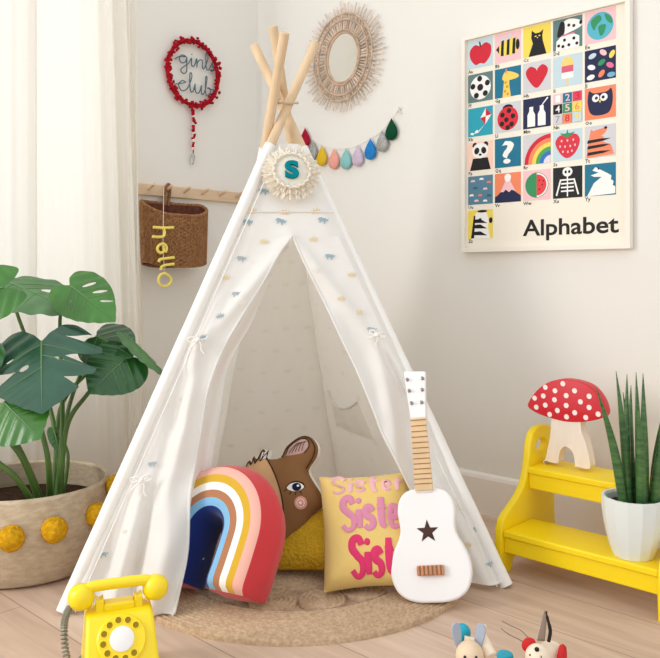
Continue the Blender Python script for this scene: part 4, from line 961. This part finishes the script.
def leaf(base, tip, nh, wid, m_, slits=(), holes=(), droop=.18, fold=.10, roll=0, lobes=1.0):
    L_ = (tip-base).length; y = (tip-base)/L_; z = (nh-y*nh.dot(y)).normalized(); x = y.cross(z); M_ = frame(base, x, y)
    half_ = [(p.x, p.y) for p in catmull([(.0, .0, 0), (.13, -.13*lobes, 0), (.30, -.17*lobes, 0), (.46, -.06, 0), (.54, .14, 0), (.53, .36, 0), (.43, .60, 0), (.26, .81, 0), (.09, .96, 0), (0, 1.03, 0)], 8)]
    def side(sg_):
        pts = [(sg_*a, b) for a, b in half_]; n = len(pts)
        for s in sorted([s for s in slits if s[0] == sg_], key=lambda q: -q[1]):
            i = int(s[1]*(n-1)); d = s[2]; e = pts[i]; ins = (e[0]*(1-s[3]), e[1]-.16*s[3]); a = pts[max(0, i-d)]; b = pts[min(n-1, i+d)]
            mid = lambda p, q, t: (p[0]+(q[0]-p[0])*t, p[1]+(q[1]-p[1])*t)
            pts = pts[:max(0, i-d)+1]+[mid(a, ins, .35), mid(a, ins, .75), (ins[0], ins[1]), mid(b, ins, .7), mid(b, ins, .35)]+pts[min(n-1, i+d):]; n = len(half_)
        return pts
    Rr = side(1); Lr = side(-1); outl = Rr+Lr[::-1][1:-1]
    hol = []
    for cx, cy, rx, ry, rot in holes: hol.append(eln(cx, cy, rx, ry, math.radians(rot), 12))
    outl = [(a*wid, b) for a, b in outl]; hol = [[(a*wid, b) for a, b in h] for h in hol]
    V, Fs, _ = tri2d(outl, hol, 0.045, [([(0, .02), (0, .97)], False)])
    def zf_(a, b):
        return -droop*max(0, b)**2*.6 - fold*abs(a)**1.3 - droop*(abs(a))**2*.6 + .010*math.sin(30*(b-.55*abs(a)))*min(1, abs(a)*5) + .02*math.sin(3*a+2*b+L_*40)
    mb = MB(); mb.add([(a*L_, b*L_, zf_(a, b)*L_) for a, b in V], Fs, m_, M_)
    mb.tube([(0, b*L_, (zf_(0, b))*L_+.0008) for b in [i/14*.97 for i in range(15)]], [.0028*(1-i/16) for i in range(15)], 6, m_vein, M=M_)
    for sg_ in (-1, 1):
        for b in (.05, .22, .4, .58):
            P_ = [(sg_*t*.36*wid, b+t*.2) for t in (0, .33, .66, 1)]
            if all(not any(inpoly(p, h) for h in hol) and inpoly(p, outl) for p in P_[1:]): mb.tube([(a*L_, c*L_, zf_(a, c)*L_+.0004) for a, c in P_], [.0013, .0011, .0009, .0005], 5, m_vein, M=M_)
    return mb.build('leaf', [m_], mo, weld=False, recalc=False, angle=80)
def V3(r, f, u): return RT*r+FW*f+UP*u
SL = [(1,.42,3,.6),(1,.58,3,.6),(1,.73,3,.55),(-1,.42,3,.6),(-1,.58,3,.6),(-1,.73,3,.55)]
leaf(PX(42,342,2.06), PX(40,406,1.91), V3(0,-.62,.8), 1.28, m_leafg, [(-1,.40,4,.58),(-1,.56,4,.60),(-1,.70,3,.5),(1,.60,4,.52)], [(.16,.36,.05,.034,40),(.30,.18,.04,.014,30),(-.16,.30,.05,.02,145)], .15, .12, lobes=1.5)
leaf(PX(70,286,2.16), PX(113,318,2.08), V3(.1,-.75,.45), .78, m_leafl, [], [(-.25,.22,.13,.022,160),(-.27,.45,.13,.022,150),(-.2,.66,.11,.02,140),(.28,.28,.1,.025,40)], .12, .06)
leaf(PX(3,287,2.0), PX(-56,306,1.96), V3(.15,-.8,.5), 1.05, m_leafl, SL[1:3], [], .15, .05, lobes=1.9)
leaf(PX(10,282,2.3), PX(76,311,2.14), V3(.1,-.30,.85), .85, m_leafu, SL[1:2]+SL[4:5], [(.2,.35,.1,.03,35),(-.2,.4,.1,.03,145)], .1, .10)
leaf(PX(96,336,2.2), PX(130,353,2.12), V3(-.1,-.6,.6), 1.0, m_leaf, [], [], .2, .2)
leaf(PX(127,357,2.14), PX(90,391,2.05), V3(.15,-.75,.4), 1.08, m_leaf, [], [], .15, .10)
leaf(PX(128,337,2.16), PX(168,378,2.14), V3(.55,-.10,.75), .5, m_leafu, [], [], .06, .35)
leaf(PX(4,402,1.97), PX(38,436,1.90), V3(.0,-.8,.45), 1.15, m_leafl, [], [], .15, .1)
leaf(PX(-20,345,2.02), PX(-48,392,1.95), V3(0,-.8,.5), 1.0, m_leaf, SL[1:3], [], .15, .1)
leaf(PX(54,430,2.2), PX(60,452,2.16), V3(.5,-.6,.3), .5, m_leafu, [], [], .1, .4)
def stem(pts, r0, r1):
    P_ = catmull(pts, 8); n = len(P_); MB().tube(P_, [r0+(r1-r0)*i/(n-1) for i in range(n)], 10).build('stem', m_stem, mo)
def soilp(px, Z): q = PX(px, 480, Z); return Vector((q.x, q.y, .168))
stem([soilp(50,2.13), PX(48,460,2.08), PX(40,420,2.10), PX(42,380,2.14), PX(42,343,2.07)], .0085, .0045)
stem([soilp(58,2.15), PX(62,440,2.14), PX(62,380,2.2), PX(60,320,2.22), PX(67,286,2.17)], .0085, .004)
stem([soilp(44,2.12), PX(22,455,2.02), PX(-6,400,2.02), PX(-8,320,2.05), PX(2,289,2.01)], .009, .0045)
stem([soilp(53,2.2), PX(55,430,2.25), PX(30,350,2.35), PX(16,310,2.36), PX(10,283,2.31)], .008, .004)
stem([soilp(56,2.18), PX(66,420,2.2), PX(80,375,2.22), PX(95,338,2.21)], .0075, .0035)
stem([soilp(60,2.12), PX(66,430,2.12), PX(86,396,2.14), PX(112,370,2.15), PX(126,358,2.15)], .008, .0035)
stem([soilp(61,2.2), PX(60,410,2.22), PX(96,365,2.22), PX(118,344,2.2), PX(128,338,2.165)], .007, .0035)
stem([soilp(42,2.08), PX(24,462,2.0), PX(4,432,1.98), PX(3,403,1.975)], .0085, .004)
stem([soilp(40,2.06), PX(16,478,1.97), PX(-10,452,1.95), PX(-24,400,2.0), PX(-20,347,2.03)], .0085, .004)
stem([soilp(62,2.16), PX(68,455,2.18), PX(56,432,2.2)], .006, .003)

# ================================================================ YELLOW STEP STOOL
m_yel = mat('yellow_paint', (247, 214, 12), 0.38, 0.4)
SX0, SX1, SY = 1.44, 1.89, -0.42
sx_ = thing('step_stool', 'bright yellow two-step wooden stool with handle cut-outs against the right wall', 'step stool', ((SX0+SX1)/2, -0.27, 0))
side_ = [(-.42,0),(-.425,.06),(-.422,.115),(-.412,.138),(-.392,.152),(-.365,.166),(-.335,.183),(-.305,.208),(-.287,.24),(-.277,.28),(-.270,.318),(-.258,.345),(-.236,.357),(-.205,.360),(-.172,.357),(-.155,.345),(-.148,.32),(-.146,.24),(-.138,.10),(-.125,0),(-.168,0),(-.186,.028),(-.22,.045),(-.29,.048),(-.35,.042),(-.372,.02),(-.378,0)]
slot_ = eln(-.213, .310, .033, .021, 0.0, 20)
slot_ = [(p[0], p[1]) for p in slot_]
vs_, fs_ = curve_mesh([side_, slot_], 0.007, 0.0035, 2)
for x_ in (SX0+.011, SX1-.011):
    MP = Matrix(((0, 0, 1, x_), (1, 0, 0, 0), (0, 1, 0, 0), (0, 0, 0, 1)))
    MB().add(vs_, fs_, None, MP).build('side_panel', m_yel, sx_, angle=35)
xw = SX1-SX0-.044; xm = (SX0+SX1)/2
MB().box((xm, -.345, .106), (xw, .152, .018), None).build('lower_step', m_yel, sx_, bevel=0.004)
MB().box((xm, -.225, .251), (xw, .135, .018), None).build('upper_step', m_yel, sx_, bevel=0.004)
MB().box((xm, -.404, .076), (xw, .018, .042), None).build('lower_apron', m_yel, sx_, bevel=0.003)
MB().box((xm, -.276, .221), (xw, .018, .042), None).build('upper_apron', m_yel, sx_, bevel=0.003)
# ---- toadstool ornament
m_capr = mat('toadstool_red_paint', (206, 30, 46), 0.4, 0.4); m_dot = mat('white_paint_dots', (246, 232, 226), 0.5, 0.3); m_pale = mat('pale_birch', (243, 228, 214), 0.6, 0.25, var=0.06, vscale=8, stretch=(6, 6, 1)); m_capside = mat('pink_red_edge', (226, 112, 112), 0.5, 0.3)
ty = -0.235
Mt = frame(Vector((0, ty, 0)), (1, 0, 0), (0, 0, 1)); Mt.translation = Vector((0, ty, 0))
def tpx(pts): return [onplane(Mt, *p) for p in pts]
def Z1(pts): return [(520+x*100/598, 370+y*110/658) for x, y in pts]
zb = .2605
cap = tpx(Z1([(56,222),(54,200),(78,158),(120,112),(180,76),(250,62),(320,70),(390,92),(440,130),(480,190),(498,250),(490,276),(460,290),(400,302),(340,306),(270,302),(190,284),(110,256)]))
stx = tpx(Z1([(186,260),(186,300),(176,420),(146,560),(144,592),(222,600),(228,545),(240,500),(262,480),(292,490),(318,530),(326,600),(334,620),(410,620),(412,560),(390,460),(362,380),(360,300),(358,270)]))
stx = [(x, max(y, zb) if y > zb+.012 else zb) for x, y in stx]
to = thing('toadstool_ornament', 'wooden toadstool ornament with red white-spotted cap on the yellow stool', 'ornament', (sum(p[0] for p in stx)/len(stx), ty+.015, zb))
v, f = curve_mesh([smooth2(cap, 4)], 0.0165, 0.003, 2); mb = MB(); mb.add(v, f, None, Mt @ T(0, 0, -.019)); 
mb.build('cap', m_capr, to, angle=35)
for p in tpx(Z1([(88,168),(152,103),(257,82),(140,155),(210,124),(327,124),(98,222),(152,210),(207,178),(277,153),(414,157),(362,190),(277,212),(414,224),(224,242),(328,255),(178,266),(279,280),(394,284),(468,264)])): MB().disc(p, .0072, .0009, None, Mt, 18).build('cap_spot', m_dot, to, recalc=False)
v, f = curve_mesh([smooth2(stx, 3)], 0.014, 0.002, 1); mz = min(q.y for q in v); v = [Vector((q.x, q.y+(zb-mz), q.z)) for q in v]
MB().add(v, f, None, Mt @ T(0, 0, -.019)).build('stem', m_pale, to, angle=35)

# ================================================================ FACETED POT WITH CYLINDRICAL SNAKE PLANT
m_pot = mat('white_matt_ceramic', (224, 229, 225), 0.4, 0.35)
pc = Vector((1.787, -.362, .1155))
ph_ = .142
po_ = thing('plant_pot', 'white faceted plant pot on the lower yellow step', 'plant pot', pc)
def pr(t): return .047+.027*math.sin(t*PI*.5)**.85
N_ = 14; oute = [(pr(i/8), ph_*i/8) for i in range(9)]
pp_ = MB().lathe([(0.0004, 0)]+oute+[(pr(1)-.006, ph_), (pr(1)-.009, ph_-.006), (pr(.8)-.009, ph_*.8), (pr(.5)-.009, ph_*.5), (0.0004, ph_*.4)], N_, M=T(*pc))
pp_.build('pot_body', m_pot, po_, angle=12, bevel=0)
m_snk = mat('snake_plant_green', (80, 120, 62), 0.35, 0.45, c2=(48, 84, 46), vscale=26, stretch=(1, 1, 5)); m_tipb = mat('snake_plant_tip', (120, 112, 70), 0.6, 0.2)
sn = thing('snake_plant', 'cylindrical snake plant with tall spiky green leaves in the white pot', 'plant', pc+Vector((0, 0, .062)))
MB().lathe([(0.0004, .062), (.055, .062), (pr(.86)-.0105, ph_*.86), (0.0004, ph_*.88)], 24, M=T(*pc)).build('soil', m_soil, sn)
def spike(bx, bf, px, py, dz, r):
    b = pc+RT*bx+FW*bf+UP*(ph_*.84); Zc = (b-CAM).dot(FW); t_ = PX(px, py, Zc+dz); d = t_-b; n = 14
    bow_ = RT*(-d.dot(RT)*.12); P_ = [b.lerp(t_, i/n)+bow_*math.sin(PI*i/n) for i in range(n+1)]
    MB().tube(P_, [r*(.92+.14*math.sin(PI*min(1, i/n*1.3)))*(1-(i/n)**2.6)+.0006 for i in range(n+1)], 10).build('leaf_spike', m_snk, sn)
for a in ((-.028,-.01,596,387,-.02,.0105), (-.012,.0,616,371,0,.0095), (-.006,.022,627,374,.03,.009), (.006,.03,631,385,.04,.009), (.010,-.022,638,404,-.02,.0115), (.022,.012,636,372,.02,.0085), (.026,-.002,643,373,0,.010), (.016,.03,623,392,.04,.0085), (.044,-.012,664,425,-.01,.011), (.05,.012,668,395,.02,.0095)): spike(*a)

# ================================================================ TOY TELEPHONE
m_tel = mat('telephone_yellow', (248, 218, 20), 0.3, 0.45, coat=0.2); m_dialw = mat('dial_white', (242, 238, 236), 0.45, 0.3); m_holey = mat('dial_hole_ochre', (150, 122, 24), 0.6, 0.2); m_grey = mat('grey_cord_rubber', (132, 130, 116), 0.5, 0.3)
tc_ = CW((119-CX)/F*1.55, 1.555, 0)
ya = math.radians(20); tx = RT*math.cos(ya)+FW*math.sin(ya); TM = frame(tc_, tx, UP) @ Matrix.Scale(0.93, 4)      # z faces the room
ph = thing('toy_telephone', 'bright yellow toy rotary telephone with handset in the front left corner', 'toy telephone', tc_)
prof_ = [(.082,0),(.084,.018),(.078,.034),(.022,.126),(.008,.136),(-.045,.140),(-.062,.128),(-.072,0)]
mb = MB()
def tw(y): return .078-.010*(y/.14)
vv = []
for sgn in (-1, 1):
    for z, y in prof_: vv.append((sgn*tw(y), y, z))
n = len(prof_)
mb.add(vv, [tuple(range(n)), tuple(range(n, 2*n))[::-1]]+[(i, (i+1) % n, n+(i+1) % n, n+i)[::-1] for i in range(n)], None, TM)
mb.build('body', m_tel, ph, bevel=0.007, seg=3)
fd = Vector((0, .126-.034, .022-.078)).normalized(); fo = Vector((0, .0925, .0430)); DM = TM @ frame(fo, (1, 0, 0), fd)
MB().lathe([(.050, -.002), (.050, .006), (.047, .009), (.0004, .009)], 56, M=DM).build('dial_plate', m_tel, ph, angle=30)
MB().lathe([(.0245, .008), (.0245, .0125), (.022, .0135), (.0004, .0135)], 40, M=DM).build('dial_centre', m_dialw, ph, angle=30)
for i in range(10):
    a = math.radians(38+i*30); hm = DM @ T(.0375*math.cos(a), .0375*math.sin(a), 0)
    hb = MB(); hb.disc((0, 0), .0072, .0094, 0, hm, 20); hb.tube([hm @ Vector((.0072*math.cos(q), .0072*math.sin(q), .0092)) for q in [2*PI*j/20 for j in range(20)]], .0011, 6, 1, True)
    hb.build('finger_hole', [m_holey, m_tel], ph, recalc=False)
cr = MB()
for s_ in (-1, 1): MB().prism([(s_*.040-.009, .130), (s_*.040+.009, .130), (s_*.040+.008, .165), (s_*.040+.003, .160), (s_*.040-.003, .160), (s_*.040-.008, .165)], -.032, -.004, None, TM).build('cradle_post', m_tel, ph, bevel=0.003)
MB().box((0, .143, -.018), (.064, .018, .034), None, TM).build('cradle_bar', m_tel, ph, bevel=0.004)
hz = -.018
hp_ = [(-.074, .176, hz), (-.06, .186, hz), (-.03, .188, hz), (0, .188, hz), (.03, .188, hz), (.06, .186, hz), (.074, .176, hz)]
hs2 = MB().tube([TM @ p for p in catmull(hp_, 6)], .0108, 16).build('handset', m_tel, ph)
for s_ in (-1, 1):
    em = TM @ frame(Vector((s_*.076, .168, hz)), (1, 0, 0), Vector((s_*.25, .1, 1))) @ Matrix.Identity(4)
    e_ = MB().lathe([(.0004, -.024), (.017, -.022), (.0245, -.014), (.0275, -.004), (.0265, .008), (.0225, .018), (.014, .025), (.0004, .027)], 32, M=TM @ T(s_*.077, .168, hz) @ R(-90+0, 'X') @ R(s_*14, 'Y'))
    e_.build('ear_cup', m_tel, hs2, angle=60)
cp = [TM @ Vector(p) for p in ((-.098, .152, hz), (-.108, .135, hz+.004), (-.112, .11, hz+.01), (-.108, .06, hz+.02), (-.094, .012, hz+.012), (-.086, .014, -.03), (-.07, .03, -.05))]
cpp = catmull(cp, 44); hel = []
tot = len(cpp)
for i, q in enumerate(cpp):
    t = (cpp[min(i+1, tot-1)]-cpp[max(i-1, 0)]).normalized(); u = t.orthogonal().normalized(); w = t.cross(u); a = i*2*PI/7
    k = .0058*min(1, i/10, (tot-1-i)/10); hel.append(q+u*k*math.cos(a)+w*k*math.sin(a))
MB().tube(hel, .0022, 5).build('coiled_cord', m_grey, ph)

# ================================================================ WOODEN TOYS ON THE FLOOR IN FRONT
m_mapl = mat('toy_maple', (232, 204, 172), 0.5, 0.3, var=0.08, vscale=14, stretch=(1, 1, 5)); m_mapll = mat('toy_white_maple', (236, 218, 194), 0.5, 0.3); m_gear = mat('toy_grey_felt', (168, 176, 190), 0.9, 0.1); m_aqua = mat('toy_turquoise', (22, 162, 186), 0.45, 0.4); m_blk = mat('toy_black', (32, 24, 24), 0.5, 0.3); m_tred = mat('toy_red_felt', (206, 52, 52), 0.8, 0.1); m_leath = mat('toy_grey_leather', (142, 124, 110), 0.7, 0.2)
def toyframe(px, Z, yaw):
    o = CW((px-CX)/F*Z, Z, 0); a = math.radians(yaw); x = RT*math.cos(a)-FW*math.sin(a); return frame(o, x, UP)
BM_ = toyframe(469, 1.50, 4)
bu = thing('wooden_bunny', 'wooden bunny toy with grey paddle ears and turquoise ball at the front', 'toy', BM_.translation)
MB().lathe([(.0004, 0), (.022, 0), (.027, .012), (.026, .034), (.018, .05), (.0004, .054)], 28, M=BM_ @ R(-90, 'X')).build('body', m_aqua, bu)
MB().ball((0, .069, .012), (.0265, .0285, .0255), None, BM_, 28, 18).build('head', m_mapl, bu)
for s_ in (-1, 1):
    MB().ball((s_*.0105-.001, .077, .0350), (.0026, .0034, .0026), None, BM_, 12, 8).build('eye', m_blk, bu)
    em = BM_ @ T(s_*.019-.001, .084, -.002) @ R(-s_*9, 'Z') @ R(-s_*25, 'Y')
    pts = [(0.0055*0.8*1, -.006), (.0085, .012), (.0098, .026), (.0075, .037), (0, .0415), (-.0075, .037), (-.0098, .026), (-.0085, .012), (-.0044, -.006)]
    MB().prism(smooth2(pts, 4), -.0025, .0025, None, em).build('ear', m_gear, bu, bevel=0.001)
MB().ball((-.009, .090, -.038), (.0165, .0175, .0165), None, BM_, 24, 14).build('turquoise_ball', m_aqua, bu)
MB().tube([BM_ @ Vector((-.009, .09, -.036)), BM_ @ Vector((-.006, .02, -.024))], .004, 8).build('ball_rod', m_mapll, bu)
MB().prism([(-.009, .088), (.012, .086), (.010, .0965), (-.008, .1005)], -.004, .002, None, BM_).build('forehead_block', m_mapll, bu, bevel=0.0006)
MB().tube([BM_ @ Vector((.024, .092, -.022)), BM_ @ Vector((.041, .066, .006))], .0125, 22).build('raised_arm', m_mapll, bu, bevel=0.0015)
MB().tube([BM_ @ Vector((.026, .1, -.02)), BM_ @ Vector((.034, .112, -.026))], [.009, .0035], 12).build('paw', m_mapll, bu, bevel=0.001)
MB().tube([BM_ @ Vector((.008, .04, -.006)), BM_ @ Vector((.028, .080, -.010))], .006, 10).build('shoulder', m_mapll, bu)
m_sock = mat('toy_maroon', (120, 50, 62), 0.6, 0.2)
DG_ = toyframe(537, 1.515, 12)
do = thing('wooden_dog', 'small cream wooden dog toy with red felt ear and dark nose at the front', 'toy', DG_.translation)
MB().ball((.0, .064, .022), (.0235, .0245, .0235), None, DG_, 28, 18).build('head', m_mapll, do)
MB().ball((-.002, .085, .036), (.0045, .0045, .004), None, DG_, 14, 10).build('nose', m_blk, do)
for s_ in (-1,): MB().ball((-.0145, .074, .0375), (.0017, .002, .0017), None, DG_, 10, 8).build('eye', m_blk, do)
MB().tube([DG_ @ p for p in catmull([(.005, .077, .0432), (.0075, .0705, .0452), (.0115, .069, .0437), (.0145, .071, .0415)], 4)], .0008, 5).build('mouth', m_blk, do)
MB().ball((-.018, .080, .004), (.0145, .0145, .006), None, DG_ @ R(20, 'Y'), 20, 12).build('ear', m_tred, do)
MB().ball((-.019, .045, .014), (.008, .010, .008), None, DG_, 16, 10).build('collar_ball', m_tred, do)
MB().tube([DG_ @ Vector((.012, .036, .0)), DG_ @ Vector((.026, .040, -.03)), DG_ @ Vector((.034, .042, -.05))], [.022, .030, .026], 24).build('trunk', m_mapll, do, bevel=0.004)
MB().lathe([(.0004, -.005), (.026, -.005), (.029, 0), (.026, .005), (.0004, .005)], 30, M=DG_ @ T(.047, .047, -.012) @ R(75, 'Y')).build('side_disc', m_tred, do)
for x_, z_ in ((-.008, .012), (.022, .006), (.018, -.05), (.04, -.05)): MB().tube([DG_ @ Vector((x_, .0, z_)), DG_ @ Vector((x_, .036, z_-.004))], [.0095, .0085], 16).build('leg', m_mapll, do, bevel=0.002)
MB().grid(lambda u, v: DG_ @ Vector((.008+.010*v+.012*math.sin(PI*.5*v)*0+(.0045-.0025*v)*(2*u-1)*1.6, .080+.054*v-0.0, -.012-.012*v)), 3, 12).build('tail_strap', m_leath, do).modifiers.new('thickness', 'SOLIDIFY').thickness = 0.002
MB().tube([DG_ @ p for p in catmull([(.0225, .078, -.016), (.026, .098, -.02), (.021, .120, -.022), (.0185, .133, -.0235)], 5)], [.0036]*8+[.0028]*4+[.0016]*4, 8).build('tail_loop', m_blk, do)
for a_ in ([(-.012, .070, .0), (-.030, .078, -.01), (-.052, .083, -.02), (-.068, .090, -.028)], [(-.01, .080, -.004), (-.028, .092, -.02), (-.05, .097, -.03), (-.066, .102, -.034)]):
    MB().tube([DG_ @ p for p in catmull(a_, 5)], .0011, 5).build('whisker_cord', m_leath, do)
WM = toyframe(505, 1.585, 10)
tag(MB().lathe([(.0004, 0), (.015, 0), (.0165, .004), (.0165, .024), (.015, .028), (.0004, .029)], 26, M=WM @ R(-90, 'X')).build('toy_block', [m_aqua], None, loc=WM.translation, bevel=0.002), 'round turquoise wooden toy block between the bunny and the dog', 'toy block')

# ================================================================ LIGHT AND CAMERA
w = bpy.data.worlds.new('soft_daylight'); SC.world = w; w.use_nodes = True
w.node_tree.nodes['Background'].inputs[0].default_value = (0.93, 0.975, 1.0, 1); w.node_tree.nodes['Background'].inputs[1].default_value = 0.95
def area(name, loc, to, sx, sy, power, col=(1, 1, 1)):
    l = bpy.data.lights.new(name, 'AREA'); l.shape = 'RECTANGLE'; l.size = sx; l.size_y = sy; l.energy = power; l.color = col
    o = bpy.data.objects.new(name, l); COL.objects.link(o); o.location = loc; d = Vector(to)-Vector(loc); o.rotation_euler = d.to_track_quat('-Z', 'Y').to_euler(); return o
area('daylight_behind_curtain', (-0.55, -1.2, 1.35), (1, -1.2, 1.2), 1.3, 1.7, 9, (1, .98, .95))
area('daylight_second_window', (-0.15, -3.45, 1.5), (1.8, -1.0, 0.7), 1.4, 1.7, 68, (1, .985, .96))
cam = bpy.data.cameras.new('camera'); co = bpy.data.objects.new('camera', cam); COL.objects.link(co)
cam.sensor_width = 36; cam.sensor_fit = 'HORIZONTAL'; cam.lens = 36*F/660; cam.shift_y = -(329-HY)/660; cam.clip_start = 0.05
co.location = CAM; co.rotation_euler = (PI/2, 0, math.atan2(SN, CS)); SC.camera = co
SC.view_settings.view_transform = 'Standard'; SC.view_settings.look = 'None'; SC.view_settings.gamma = 1.0; SC.view_settings.use_curve_mapping = False; SC.view_settings.exposure = 0.30
SC.cycles.max_bounces = 10; SC.cycles.diffuse_bounces = 6; SC.cycles.use_denoising = True
